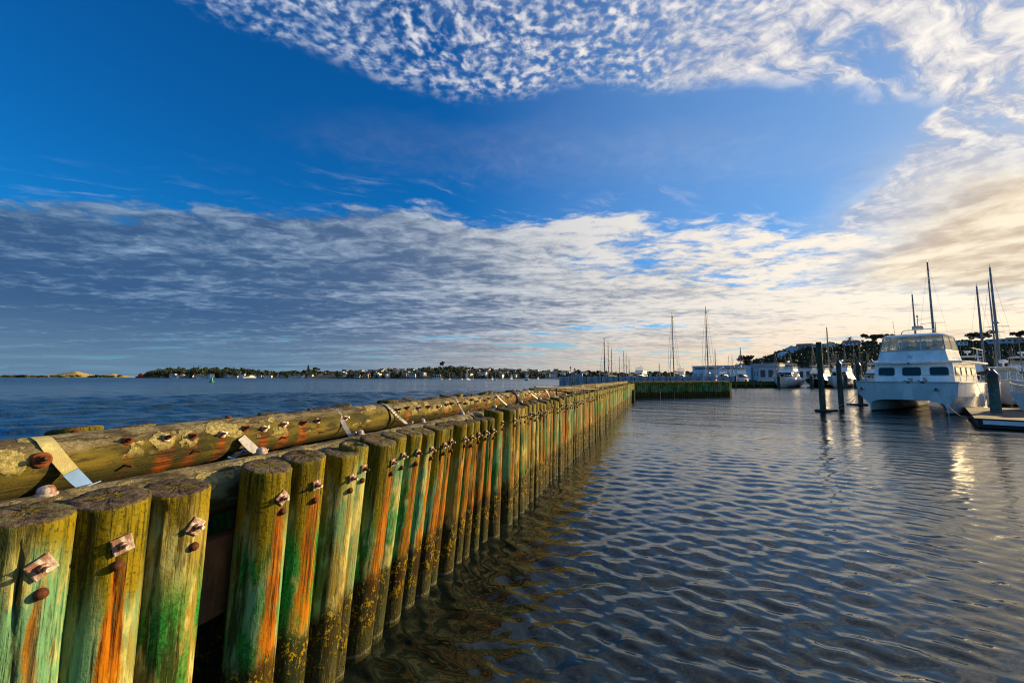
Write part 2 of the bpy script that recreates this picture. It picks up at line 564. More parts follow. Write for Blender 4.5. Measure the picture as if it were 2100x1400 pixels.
def log_material(name, greener):
    """a horizontal log, local x along it; the attribute 'rust' holds the stains below its bolts"""
    m, gg = mk(name)
    o = gg.obj
    at_ = gg.node('ShaderNodeAttribute')
    at_.attribute_name = 'rust'
    ru = at_.outputs['Fac']
    nz = gg.sep(gg.geo.outputs['Normal'])[2]
    grain = gg.noise(gg.vmath('MULTIPLY', o, (1.6, 42, 42)), 1.0, 5, .65)
    wide = gg.noise(gg.vmath('MULTIPLY', o, (1.6, 7, 7)), 1.0, 4, .6)
    blot = gg.noise(o, 5.0, 5, .62)
    spk = gg.noise(o, 70, 3, .6)
    side = gg.mix(gg.ss(wide, .38, .62), (.034, .036, .006) if greener else (.09, .12, .062),
                  (.135, .105, .014) if greener else (.22, .26, .145))
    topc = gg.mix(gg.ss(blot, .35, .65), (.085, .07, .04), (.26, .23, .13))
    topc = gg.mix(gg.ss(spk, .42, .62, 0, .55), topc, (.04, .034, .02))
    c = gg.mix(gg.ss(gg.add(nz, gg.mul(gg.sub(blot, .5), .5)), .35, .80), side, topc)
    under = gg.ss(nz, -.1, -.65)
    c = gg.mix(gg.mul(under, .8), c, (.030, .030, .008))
    st = gg.ss(gg.add(ru, gg.mul(gg.sub(blot, .5), .5)), .18, .75)
    c = gg.mix(gg.mul(st, .93), c, gg.mix(gg.ss(grain, .35, .65), (.075, .016, .004), (.33, .085, .008)))
    # round lichen rosettes
    lv = gg.vmath('ADD', o, gg.vmath('MULTIPLY', gg.vmath('SUBTRACT', gg.noise(o, 14, 4, .6, col=True), (.5, .5, .5)), (.10, .10, .10)))
    vd = gg.vor(lv, 6.5, 'F1')
    vd2 = gg.vor(lv, 15.0, 'F1')
    amt = gg.ss(gg.noise(o, 1.4, 2, .5), .36, .56, .12, .46)
    lich = gg.mx(gg.ss(gg.sub(amt, vd), 0.0, .05), gg.ss(gg.sub(gg.mul(amt, .62), vd2), 0.0, .06))
    lich = gg.mul(lich, gg.ss(nz, -.25, .15))
    lcol = gg.mix(gg.ss(gg.noise(o, 45, 4, .7), .35, .65), (.13, .115, .040), (.38, .33, .13))
    c = gg.mix(gg.mul(lich, .92 if greener else .7), c, lcol)
    c = gg.mix(gg.ss(grain, .40, .26, 0, .8), c, (.022, .018, .008))
    grm = gg.noise(gg.vmath('MULTIPLY', o, (5, 16, 16)), 1.0, 6, .7)
    c = gg.mix(gg.mul(gg.ss(grm, .47, .60, 0, .88), gg.inv(gg.mul(lich, .7))), c, (.025, .022, .008))
    gg.put(gg.b.inputs['Base Color'], c)
    gg.b.inputs['Roughness'].default_value = .85
    gg.b.inputs['Specular IOR Level'].default_value = .2
    h = gg.add(gg.mul(gg.ss(grain, .15, .5), .8), gg.mul(lich, gg.add(.5, gg.noise(o, 60, 3, .6))))
    h = gg.add(h, gg.mul(spk, .35))
    gg.put(gg.b.inputs['Normal'], gg.bump(h, .8, .010))
    return m


WK, WC = .348, -2.536            # front row of piles: x = WK*y + WC


def water_material():
    m, gg = mk('sea_water')
    p = gg.geo.outputs['Position']
    rot = gg.node('ShaderNodeVectorRotate', rotation_type='Z_AXIS')
    gg.put(rot.inputs['Vector'], p)
    rot.inputs['Angle'].default_value = R(30)
    q = rot.outputs[0]
    n1 = gg.noise(gg.vmath('MULTIPLY', q, (3.2, 8.0, 1)), 1.0, 3, .55)
    n2 = gg.noise(gg.vmath('MULTIPLY', q, (.75, 2.2, 1)), 1.0, 3, .55)
    n3 = gg.noise(gg.vmath('MULTIPLY', q, (.16, .42, 1)), 1.0, 2, .5)
    cd = gg.node('ShaderNodeCameraData').outputs['View Distance']
    patch = gg.ss(gg.noise(gg.vmath('MULTIPLY', p, (.05, .05, 1)), 1.0, 3, .5), .3, .7, .5, 1.1)
    far = gg.ss(gg.vmath('LENGTH', p), 6.0, 50.0)
    h = gg.add(gg.mul(n1, gg.add(.008, gg.mul(far, .045))), gg.mul(n2, gg.add(.006, gg.mul(far, .12))))
    h = gg.add(h, gg.mul(n3, gg.mul(far, .80)))
    far2 = gg.ss(gg.vmath('LENGTH', p), 60.0, 400.0)
    n4 = gg.noise(gg.vmath('MULTIPLY', q, (.03, .085, 1)), 1.0, 3, .6)
    h = gg.add(h, gg.mul(n4, gg.mul(far2, 5.0)))
    h = gg.mul(h, patch)
    gg.put(gg.b.inputs['Normal'], gg.bump(h, 1.0, 1.0))
    wp = gg.sep(p)
    sea = gg.ss(gg.sub(wp[0], gg.add(gg.mul(wp[1], WK), WC)), .0, -1.2)
    gg.put(gg.b.inputs['Base Color'], gg.mix(gg.noise(p, .6, 3), gg.mix(sea, (.006, .013, .010), (.012, .042, .075)), gg.mix(sea, (.013, .018, .012), (.018, .055, .090))))
    gg.put(gg.b.inputs['Roughness'], gg.add(.025, gg.add(gg.mul(far, .09), gg.mul(far2, .12))))
    gg.b.inputs['IOR'].default_value = 1.5
    return m


def foliage(name, a, b):
    m, gg = mk(name)
    p = gg.geo.outputs['Position']
    n = gg.noise(p, .35, 3, .6)
    n2 = gg.noise(p, 2.5, 2, .6)
    c = gg.mix(gg.ss(gg.add(gg.mul(n, .6), gg.mul(n2, .4)), .38, .62), a, b)
    gg.put(gg.b.inputs['Base Color'], c)
    gg.b.inputs['Roughness'].default_value = .7
    gg.b.inputs['Specular IOR Level'].default_value = .2
    return m


def glass(name, tint=(.9, .95, .93), alpha=.35, rough=.03):
    m, gg = mk(name)
    gg.put(gg.b.inputs['Base Color'], tint)
    gg.b.inputs['Roughness'].default_value = rough
    gg.b.inputs['Alpha'].default_value = alpha
    gg.b.inputs['Specular IOR Level'].default_value = .9
    return m


def facade_material(name, col, rib=2.2):
    m, gg = mk(name)
    x, y, z = gg.sep(gg.obj)[:3]
    w = gg.math('SINE', gg.mul(x, rib * 6.283))
    n = gg.noise(gg.obj, .5, 4, .6)
    gg.put(gg.b.inputs['Base Color'], gg.mix(gg.ss(n, .3, .7), tuple(c * .88 for c in col), col))
    gg.b.inputs['Roughness'].default_value = .5
    gg.put(gg.b.inputs['Normal'], gg.bump(w, .6, .04))
    return m


M = dict(
    pile=pile_material(),
    rear_log=log_material('rear_log_timber', True),
    front_log=log_material('front_log_timber', False),
    water=water_material(),
    rust=plain('rusted_iron', (.11, .038, .016), .85, .1, .45, 60, .6, .3),
    rust_bright=plain('orange_rust', (.17, .045, .012), .85, .1, .4, 40, .5, .3),
    plate=plain('galvanised_plate', (.46, .42, .38), .55, .15, .22, 30, .25, .5, (.17, .05, .014)),
    zinc=plain('galvanised_bolt', (.52, .46, .43), .42, .5, .25, 50, .3, .5, (.25, .09, .04)),
    strap=plain('grey_strap', (.30, .31, .31), .5, .3, .2, 25, .25, .5),
    algae_strap=plain('algae_stained_webbing', (.40, .40, .17), .8, 0, .25, 30, .4, .3, (.40, .34, .15)),
    blue_strap=plain('blue_plastic', (.16, .30, .55), .5, 0, .1, 12),
    dark_cable=plain('dark_cable', (.06, .07, .09), .5),
    white=plain('white_gelcoat', (.90, .88, .83), .22, 0, .03, 1.5, 0, .5, (.66, .66, .64)),
    cream=plain('cream_gelcoat', (.62, .60, .56), .28, 0, .04, 1.5, 0, .5, (.52, .50, .45)),
    antifoul=plain('dark_bottom_paint', (.025, .03, .04), .6),
    navy=plain('navy_gelcoat', (.025, .03, .045), .2),
    dark_glass=plain('tinted_glass', (.010, .011, .012), .06, 0, .05, 2, 0, .3),
    side_glass=plain('bright_cabin_glass', (.10, .10, .10), .10, .85, .05, 2, 0, 1.0),
    clear=glass('clear_vinyl', (.62, .58, .42), .36, .08),
    frame=plain('black_window_frame', (.02, .02, .022), .4),
    steel=plain('stainless_rail', (.55, .55, .55), .25, .9, .05),
    mast=plain('mast_aluminium', (.22, .21, .20), .42, .3, .1, 2),
    wire=plain('rigging_wire', (.12, .12, .12), .4, .5),
    canvas=plain('tan_sail_cover', (.20, .145, .085), .9, 0, .25, 3, .3),
    sail=plain('white_furled_sail', (.70, .66, .58), .8, 0, .08, 3, .2),
    navy_canvas=plain('navy_canvas', (.02, .03, .06), .85, 0, .2, 4, .2),
    teak=plain('weathered_deck_boards', (.045, .034, .027), .75, 0, .25, 5, .3),
    marina_pile=plain('marina_pile_timber', (.075, .085, .055), .8, 0, .35, 5, .5, .3, (.025, .035, .02)),
    green_pile=plain('weed_green_pile_timber', (.10, .145, .115), .8, 0, .4, 4, .5, .3, (.13, .075, .04)),
    rubber=plain('black_rubber', (.02, .02, .02), .7),
    rope=plain('mooring_rope', (.32, .27, .20), .9, 0, .2, 30),
    concrete=plain('grey_concrete', (.46, .48, .49), .85, 0, .15, 1.2, .3, .3, (.18, .20, .21)),
    ware=facade_material('blue_grey_cladding', (.62, .70, .76)),
    ware2=plain('grey_render', (.32, .33, .34), .7, 0, .1, .4),
    roofing=plain('dark_roofing', (.10, .09, .09), .7, 0, .2, .8),
    terracotta=plain('brown_roof_tiles', (.17, .10, .075), .8, 0, .2, .8),
    grey_roof=plain('pale_grey_roof', (.34, .36, .38), .6, 0, .12, .8),
    wall_white=plain('white_house_wall', (.84, .82, .78), .7, 0, .06, .4),
    wall_cream=plain('cream_house_wall', (.72, .62, .46), .7, 0, .06, .4),
    wall_grey=plain('grey_house_wall', (.50, .52, .54), .7, 0, .06, .4),
    wall_tan=plain('tan_house_wall', (.42, .32, .22), .7, 0, .06, .4),
    pane=plain('house_window_glass', (.04, .05, .06), .15),
    bark=plain('tree_bark', (.085, .065, .045), .9, 0, .2, 2, .4),
    leaf=foliage('dark_foliage', (.040, .044, .020), (.085, .085, .038)),
    leaf2=foliage('far_foliage', (.022, .035, .016), (.065, .085, .035)),
    hill=foliage('hill_scrub', (.040, .044, .020), (.080, .078, .036)),
    grass=foliage('shore_grass', (.05, .075, .02), (.12, .13, .035)),
    gold=foliage('dry_gold_grass', (.22, .22, .04), (.75, .50, .13)),
    red=plain('red_ship_paint', (.55, .03, .025), .4, 0, .1, .3),
    green=plain('green_buoy_paint', (.015, .20, .11), .4, 0, .1, 2),
    mud=plain('dark_seabed', (.02, .022, .015), .9),
    ground=plain('quay_asphalt', (.09, .09, .085), .9, 0, .2, .5),
    lobe=plain('grey_plastic', (.35, .36, .38), .4),
)

# ------------------------------------------------------------ water


def build_water():
    radii = [0.0, .5]
    r = 1.0
    while r < 70:
        radii.append(r)
        r *= 1.0052
    while r < 45000:
        radii.append(r)
        r *= 1.05
    radii = np.array(radii)
    ang = np.concatenate([np.arange(-180, -62, 4.0), np.arange(-62, 62, .16), np.arange(62, 180, 4.0)])
    a = np.radians(ang)
    n, m = len(radii), len(a)
    RR, AA = np.meshgrid(radii, a, indexing='ij')
    X, Y = RR * np.sin(AA), RR * np.cos(AA)
    rs = np.random.RandomState(4)
    side = X - (WK * Y + WC)                       # >0 marina, <0 open harbour
    open_ = 1 / (1 + np.exp((side + .6) * 2.5))
    Z = np.zeros_like(X)
    lam_min = 3.3 * RR * .0052 + .02
    pat = .75 + .25 * np.sin(X * .37 + 1.1 + .8 * np.sin(Y * .23)) * np.sin(Y * .29 + .5 * np.sin(X * .31))
    for i in range(100):
        lam = .075 * (.52 / .075) ** (rs.rand() ** 1.15)
        th = R(25) + rs.randn() * R(33)
        k = 2 * math.pi / lam
        amp = .0050 * lam ** 1.0 * (.5 + rs.rand())
        fade = np.clip((lam - lam_min) / lam_min, 0, 1)
        ph = k * (X * math.sin(th) + Y * math.cos(th)) + rs.rand() * 6.28
        ph = ph + .6 * np.sin(.9 * X + rs.rand() * 6) * np.sin(.7 * Y + rs.rand() * 6)
        Z += amp * fade * (np.sin(ph) + .18 * np.cos(2 * ph)) * pat * (1 - .25 * open_)
    for i in range(40):
        lam = .5 * (4.5 / .5) ** rs.rand()
        th = R(-25) + rs.randn() * R(30)
        k = 2 * math.pi / lam
        amp = .0095 * lam * (.5 + rs.rand())
        fade = np.clip((lam - lam_min) / lam_min, 0, 1)
        Z += amp * fade * open_ * np.sin(k * (X * math.sin(th) + Y * math.cos(th)) + rs.rand() * 6.28)
    far = np.clip((RR - 60) / 60, 0, 1)
    Z *= (1 - far)
    co = np.stack([X, Y, Z], -1).reshape(-1, 3)
    i, j = np.meshgrid(np.arange(n - 1), np.arange(m), indexing='ij')
    j2 = (j + 1) % m
    f = np.stack([i * m + j, (i + 1) * m + j, (i + 1) * m + j2, i * m + j2], -1).reshape(-1, 4)
    me = bpy.data.meshes.new('water')
    me.vertices.add(len(co))
    me.vertices.foreach_set('co', co.ravel().astype(np.float32))
    me.loops.add(f.size)
    me.loops.foreach_set('vertex_index', f.ravel().astype(np.int32))
    me.polygons.add(len(f))
    me.polygons.foreach_set('loop_start', np.arange(0, f.size, 4, dtype=np.int32))
    me.polygons.foreach_set('use_smooth', np.ones(len(f), bool))
    me.update(calc_edges=True)
    me.materials.append(M['water'])
    if me.polygons[len(f) // 3].normal.z < 0:
        me.flip_normals()
    tag(link('water', me), 'rippled dark blue harbour water', None, None, 'structure')


build_water()

# ------------------------------------------------------------ timber breakwater
WA = math.atan(WK)
U = Vector((math.sin(WA), math.cos(WA), 0))          # along the wall, away from the camera
NRM = Vector((math.cos(WA), -math.sin(WA), 0))       # out of the wall, over the marina water
UP = Vector((0, 0, 1))


def pile_mesh(r, h, seed, nseg=28, nring=14, cracks=0, tilt=0.03, hollow=False, nod=0.0):
    rs = random.Random(seed)
    ph = [(rs.randint(2, 7), rs.uniform(0, 6.28), rs.uniform(-.9, .9), rs.uniform(.002, .008)) for _ in range(7)]
    cr = [(rs.uniform(-1.6, 1.6), rs.uniform(.0, .25), rs.uniform(.3, 1.5), rs.uniform(.012, .028)) for _ in range(cracks)]
    zs = [0.0, -.006, -.018] + [-.018 - (h - .018) * (i / nring) ** 1.15 for i in range(1, nring + 1)]
    tx, ty = rs.uniform(-tilt, tilt) - nod, rs.uniform(-tilt, tilt)
    vs, fs = [], []
    rim = [rs.uniform(0, 1) for _ in range(nseg)]
    for zi, z in enumerate(zs):
        for k in range(nseg):
            an = 2 * math.pi * k / nseg
            rr = r * (1 - .02 * z / -1.0 * 0)
            rr *= 1 + sum(a * math.sin(m * an + p + q * z * 3) for m, p, q, a in ph)
            if nseg > 40:
                rr *= 1 + .012 * math.sin(23 * an + 5 * math.sin(z * 4)) * rs.random()
            if zi == 0:
                rr *= .93 - .02 * rim[k]
            elif zi == 1:
                rr *= .985 - .015 * rim[k]
            for ca, z0, ln, dp in cr:
                da = (an - ca - .05 * math.sin(z * 7) + math.pi) % (2 * math.pi) - math.pi
                if -z >= z0 - .02 and -z < z0 + ln:
                    rr -= dp * math.exp(-(da / .045) ** 2) * (1 - max(0, (-z - z0) / ln) ** 2)
            zz = z + (tx * math.cos(an) + ty * math.sin(an)) * (1 if zi < 3 else max(0, 1 + z)) * (r / .13)
            if zi < 3:
                zz -= .006 * rim[k]
            vs.append((rr * math.cos(an), rr * math.sin(an), zz))
    nr = len(zs)
    for i in range(nr - 1):
        for k in range(nseg):
            k2 = (k + 1) % nseg
            fs.append((i * nseg + k, (i + 1) * nseg + k, (i + 1) * nseg + k2, i * nseg + k2))
    # head: rings inwards with a rough sawn face
    prev = 0
    for j, q in enumerate((.72, .42, .16)):
        base = len(vs)
        for k in range(nseg):
            x, y, z = vs[k]
            dz_ = rs.uniform(-.004, .004) - (.05 if hollow and q < .5 else 0)
            a_ = 2 * math.pi * k / nseg
            m_ = .25 if cracks else 1.0
            rq = (1 - m_) * r * .92 + m_ * math.hypot(x, y)
            vs.append((rq * q * math.cos(a_), rq * q * math.sin(a_), (tx * math.cos(2 * math.pi * k / nseg) + ty * math.sin(2 * math.pi * k / nseg)) * q * (r / .13) + dz_))
        for k in range(nseg):
            k2 = (k + 1) % nseg
            fs.append((prev + k, prev + k2, base + k2, base + k))
        prev = base
    fs.append(tuple(prev + k for k in range(nseg)))
    return MB().add(vs, fs).mesh('pile', M['pile'], 50)


def log_mesh(L, r, seed, mat, bolts, step=.05, nseg=36):
    """a round log along local x from 0 to L; bolts = [(x, elevation angle)] leave rust runs"""
    rs = np.random.RandomState(seed)
    n = max(8, int(L / step))
    xs = np.linspace(0, L, n + 1)
    xs = np.concatenate([[0.0], xs, [L]])
    an = np.linspace(0, 2 * np.pi, nseg, endpoint=False)
    XX, AN = np.meshgrid(xs, an, indexing='ij')
    rr = np.full_like(XX, r)
    for _ in range(9):
        rr *= 1 + rs.uniform(.004, .014) * np.sin(rs.randint(1, 6) * AN + rs.uniform(-2.2, 2.2) * XX + rs.rand() * 6)
    rr *= 1 + .022 * (rs.rand(*XX.shape) - .5)
    for _ in range(14):
        rr += r * rs.uniform(.02, .07) * np.exp(-((XX - rs.uniform(0, L)) / rs.uniform(.05, .16)) ** 2 - ((AN - rs.uniform(0, 6.28)) / .35) ** 2) * rs.choice([-1, 1])
    rr[0] *= .86
    rr[-1] *= .86
    rr[1] *= .985
    rr[-2] *= .985
    Yl = -np.cos(AN) * rr + .012 * np.sin(XX * .9 + seed)
    Zl = np.sin(AN) * rr + .010 * np.sin(XX * .7 + seed * 2)
    XX = XX.copy()
    XX[0] -= .004
    XX[-1] += .004
    rust = np.zeros_like(XX)
    for bx, ba in bolts:
        dxx = XX - bx
        z0 = np.sin(ba) * r
        face = np.cos(AN) > -.1
        below = z0 - Zl
        w = .035 + .15 * np.clip(below, 0, .3)
        st = np.exp(-(dxx / w) ** 2) * face * np.clip((below + .03) / .04, 0, 1) * np.clip(1.25 - below / .34, 0, 1)
        rust = np.maximum(rust, st * rs.uniform(.25, 1.0))
    N = len(xs)
    vs = np.stack([XX, Yl, Zl], -1).reshape(-1, 3)
    fs = []
    for i in range(N - 1):
        for k in range(nseg):
            k2 = (k + 1) % nseg
            fs.append((i * nseg + k, i * nseg + k2, (i + 1) * nseg + k2, (i + 1) * nseg + k))
    fs.append(tuple(range(nseg))[::-1])
    fs.append(tuple((N - 1) * nseg + k for k in range(nseg)))
    me = MB().add(vs.tolist(), fs).mesh('log', mat, 50)
    a = me.attributes.new('rust', 'FLOAT', 'POINT')
    a.data.foreach_set('value', rust.ravel().astype(np.float32))
    return me


# fastenings, shared meshes (local +x points out of the timber)
def hexa(r):
    return [(r * math.cos(R(60 * k)), r * math.sin(R(60 * k))) for k in range(6)]


PLATE = MB()
PLATE.loft([[(-.004, y * .046, z * .046) for y, z in ((-1, -1), (1, -1), (1, 1), (-1, 1))],
            [(.004, y * .048, z * .048) for y, z in ((-1, -1), (1, -1), (1, 1), (-1, 1))],
            [(.008, y * .043, z * .043) for y, z in ((-1, -1), (1, -1), (1, 1), (-1, 1))]])
PLATE = PLATE.mesh('washer_plate', M['plate'])
nb_ = MB()
nb_.prism(hexa(.020), 'x', .008, .030)
nb_.tube([(.0, 0, 0), (.060, 0, 0)], .011, 10)
NUT = nb_.mesh('bolt', M['zinc'])
NUT_R = nb_.mesh('bolt', M['rust'])
rotx = Matrix.Rotation(R(90), 4, 'Y')
PIN = MB().lathe([(.027, -.004), (.029, .008), (.024, .022), (.012, .030), (.0, .032)], 12, mat=rotx).mesh('drift_pin', M['rust'])
WASHER = MB().lathe([(.034, -.004), (.034, .005), (.029, .008), (.013, .009)], 18, mat=rotx).mesh('washer', M['plate'])
WASHER_R = MB().lathe([(.036, -.006), (.034, .006), (.027, .010), (.013, .011)], 18, mat=rotx).mesh('washer', M['rust_bright'])
SPIKE = MB().tube([(-.03, 0, 0), (.020, .001, -.003), (.026, .001, -.004)], [.0075, .007, .004], 8).mesh('spike', M['rust'])
dn = MB()
dn.lathe([(.052, .0), (.054, .012), (.046, .020)], 20)
dn.lathe([(.040, .018), (.042, .036), (.034, .052), (.020, .060), (.0, .062)], 16)
DOME = dn.mesh('dome_nut', M['plate'])
DOME_R = dn.mesh('dome_nut', M['rust'])


def facing(direction):
    return Vector(direction).to_track_quat('X', 'Z').to_euler()


wall = thing('timber_breakwater', 'weathered timber breakwater of round piles running from the camera into the marina', 'breakwater',
             (WC + WK * 2, 2, 0))
W0 = Vector(wall.location)


def wall_pt(y, off=0.0, z=0.0):
    """point of the front row at depth y, pushed `off` metres out over the marina"""
    return Vector((WK * y + WC, y, z)) + NRM * off


def place_pile(parent, p0, me, top, lean, yaw, out=NRM):
    zax = (UP + out * lean).normalized()
    o2 = (Matrix.Rotation(yaw, 3, 'Z') @ out)
    yax = zax.cross(o2).normalized()
    xax = yax.cross(zax)
    rot = Matrix((xax, yax, zax)).transposed().to_euler()
    return link('pile', me, parent, top - p0, rot)


def fasten(pile, r, rs, plate=True, z=-.185, pin=True):
    s_ = 1.15 if pile.location.y < .8 else 1.0
    if plate:
        pl = link('washer_plate', PLATE, pile, (r + .006, 0, z), (rs.choice((rs.uniform(-.25, .25), rs.uniform(.4, 1.1))), 0, 0), (.68 * s_,) * 3)
        link('bolt', NUT if rs.random() < .75 else NUT_R, pile, (r + .006, 0, z), (rs.uniform(0, 1), 0, 0), (.85,) * 3)
    if pin:
        link('drift_pin', PIN, pile, (r + .002, rs.uniform(-.012, .012), z - rs.uniform(.085, .11)), None, (.78,) * 3)


# near piles measured one by one: (pixel x of the head's centre, pixel y, diameter, lean, bolt plate)
near = [(-120, 1085, .28, .045, 1), (55, 1049, .285, .045, 1), (228, 1017, .287, .045, 1), (362, 996, .295, .05, 1), (549, 953, .290, .06, 1),
        (623, 932, .292, .075, 1), (699, 925, .275, .09, 1), (726, 910, .235, .095, 1), (777, 900, .325, .12, 1)]
rights = [(835, 890, .25, .12), (867, 885, .27, .12), (892, 882, .25, .12), (919, 875, .285, .115), (930.5, 870, .22, .11),
          (959, 866, .27, .10), (973, 865, .22, .095), (985, 861, .22, .085), (1000.6, 858, .22, .075), (1014.7, 856, .22, .065),
          (1032, 841, .30, .03), (1058, 837, .34, .035)]
fr = random.Random(11)
ylast = 0
entries = []
for pxl, pyl, d, ln, b in near:
    t = ray(pxl, pyl)
    k = WC / (t.x - WK * t.y)
    p = Vector((0, 0, CAM_H)) + t * k
    entries.append((p.y, p.z, d, ln))
for pxr, pyl, d, ln in rights:
    # tangent of the right hand edge, two passes
    c = pxr
    for _ in range(4):
        t = ray(c, pyl)
        k = WC / (t.x - WK * t.y)
        p = Vector((0, 0, CAM_H)) + t * k
        c = pxr - FPX * d / (p.y * math.cos(math.atan2(p.x, p.y))) / 2
    entries.append((p.y, p.z, d, ln))
for i, (y, z, d, ln) in enumerate(entries):
    me = pile_mesh(d / 2, z + .75, 100 + i, 64, 46, 1 + (i % 2), .008, hollow=(i == 7), nod=.014 if i < 9 else .008)
    o = place_pile(wall, W0, me, wall_pt(y, 0, z), ln, fr.uniform(-.12, .12))
    fasten(o, d / 2, fr)
y = entries[-1][0] + .31
variants = [pile_mesh(r_, 2.6, 300 + i, 30, 16, 1, .03) for i, r_ in enumerate((.104, .12, .128, .136, .146, .112, .158))]
vr = (.104, .12, .128, .136, .146, .112, .158)
i = 0
prev_r = .16
while y < 46.6:
    k = fr.choices(range(7), (2, 3, 3, 2, 2, 2, 1))[0]
    z = 1.875 - .0045 * (y - 7) + fr.uniform(-.032, .026) - (.03 if fr.random() < .15 else 0)
    o = place_pile(wall, W0, variants[k], wall_pt(y, fr.uniform(-.02, .02), z), .022 + fr.uniform(-.016, .016), fr.uniform(-.3, .3))
    if y < 19:
        fasten(o, vr[k], fr, True, -.20 + fr.uniform(-.04, .03))
    elif y < 30 and fr.random() < .8:
        fasten(o, vr[k], fr, True, -.2, False)
    k2 = vr[k]
    y += (k2 + .126) * fr.uniform(1.0, 1.06) / 1.059
# dark fender post near the corner
o = link('fender_pile', MB().tube([(0, 0, -.6), (.05, 0, .8), (.10, .02, 1.15)], [.17, .17, .15], 14).mesh('fender_pile', M['marina_pile']), wall,
         wall_pt(40.5, .28, 0) - W0)

ROTU = math.atan2(U.y, U.x)
# front walers (round logs behind the heads)
fy = [(.5, 6.62, .165, 1.690), (6.68, 12.4, .155, 1.70), (12.45, 18.3, .155, 1.68), (18.35, 24.5, .15, 1.66), (24.55, 31.0, .15, 1.63), (31.05, 38.0, .15, 1.60), (38.05, 46.3, .15, 1.58)]
for i, (a, b, r_, zc_) in enumerate(fy):
    L = (b - a) * 1.059
    lg = link('front_log', log_mesh(L, r_, 20 + i, M['front_log'], [], .05 if i < 2 else .15, 36 if i < 2 else 16), wall,
              wall_pt(a, -.315, zc_) - W0, (0, 0, ROTU))
    if i == 0:
        for pxx in (123, 548, 745, 870, 950):
            yy = 2.86 / (.348 - (pxx - 1050) / FPX) - .10
            link('dome_nut', DOME, lg, ((yy - a) * 1.059, 0, r_ - .008), (fr.uniform(-.1, .1), fr.uniform(-.1, .1), 0), (.78,) * 3)
    elif i < 4:
        for q in range(4):
            link('dome_nut', DOME, lg, (L * (q + .4) / 4, 0, r_ - .008))
# lower rail of squared timber behind the piles
brown = plain('iron_stained_timber', (.16, .075, .03), .85, 0, .35, 6, .5, .3, (.06, .03, .015))
lw = MB().box((22.5, 0, 0), (45, .10, .46))
lw_o = lw.build('lower_rail', brown, wall)
lw_o.location = wall_pt(.5, -.22, 1.18) - W0
lw_o.rotation_euler = (0, 0, ROTU)

# ------------------------------------------------------------ rear row, towards the open harbour
REAR = -.63                                      # its log lies this far behind the front row
rear = thing('rear_breakwater', 'lichen covered log wall with a row of sawn pile heads along the open harbour side', 'breakwater',
             tuple(wall_pt(2, REAR, 0)))
R0 = Vector(rear.location)
ry = [(.45, 4.56, .150, 1.935), (4.62, 9.4, .145, 1.93), (9.46, 15.0, .145, 1.93), (15.06, 21, .145, 1.91), (21.06, 28, .145, 1.88), (28.06, 36, .145, 1.85), (36.06, 46, .145, 1.82)]
bolts_px = [75, 250, 327, 380, 439, 487, 524, 565, 604, 634, 690]
for i, (a, b, r_, zc_) in enumerate(ry):
    L = (b - a) * 1.059
    bl = []
    if i == 0:
        for q, pxx in enumerate(bolts_px):
            yy = 3.2 / (.348 - (pxx - 1050) / FPX)
            bl.append(((yy - .207 - a) * 1.059, R(22 if q == 0 else fr.uniform(24, 40))))
        bl.append((.55, R(25)))
        bl.append((.9, R(30)))
    elif i < 4:
        x = .15
        while x < L - .1:
            bl.append((x, R(fr.uniform(18, 42))))
            x += fr.uniform(.14, .30)
    lg = link('rear_log', log_mesh(L, r_, 50 + i, M['rear_log'], bl, .04 if i < 2 else .15, 40 if i < 2 else 18), rear,
              wall_pt(a, REAR, zc_) - R0, (0, 0, ROTU))
    for q, (bx, ba) in enumerate(bl):
        pos = Vector((bx, -math.cos(ba) * r_ * 1.0, math.sin(ba) * r_))
        dr = Vector((fr.uniform(-.1, .1), -math.cos(ba), math.sin(ba) * .6))
        rusty = fr.random() < .35 or (i == 0 and q in (0, 1))
        link('washer', WASHER_R if rusty else WASHER, lg, pos, facing(dr), (1.1,) * 3 if (i == 0 and q == 0) else (.74,) * 3)
        link('bolt', NUT_R if rusty or fr.random() < .4 else NUT, lg, pos, facing(dr), (1.1,) * 3 if (i == 0 and q == 0) else (.8,) * 3)
    if i < 3:
        x = .1
        while x < L - .1:
            ba = R(fr.uniform(-18, -6))
            link('spike', SPIKE, lg, (x, -math.cos(ba) * r_, math.sin(ba) * r_), facing((fr.uniform(.2, .7), -1, -.1)))
            x += fr.uniform(.20, .62)
    if i < 2:
        for x in ([1.78 - .03, 2.62, 3.4] if i == 0 else [1.2, 2.6, 3.9]):
            link('dome_nut', DOME_R, lg, (x, .04, r_ - .01), None, (.55,) * 3)
y = .9
rvar = [pile_mesh(r_, 2.9, 500 + i, 26, 10, 1, .022) for i, r_ in enumerate((.118, .128, .136, .145, .125))]
rrad = (.118, .128, .136, .145, .125)
i = 0
while y < 46:
    k = fr.randrange(5)
    z = (2.05 if y < 3.6 else 2.075) + fr.uniform(-.045, .03) - .004 * max(0, y - 10)
    if 4.05 < y < 4.5:
        z += .05
    if 2.2 < y < 2.5:
        z += .03
    place_pile(rear, R0, rvar[k], wall_pt(y, REAR - .285, z), -.02 + fr.uniform(-.01, .01), fr.uniform(0, 6), NRM)
    y += (rrad[k] + .13) * fr.uniform(1.02, 1.14) / 1.059


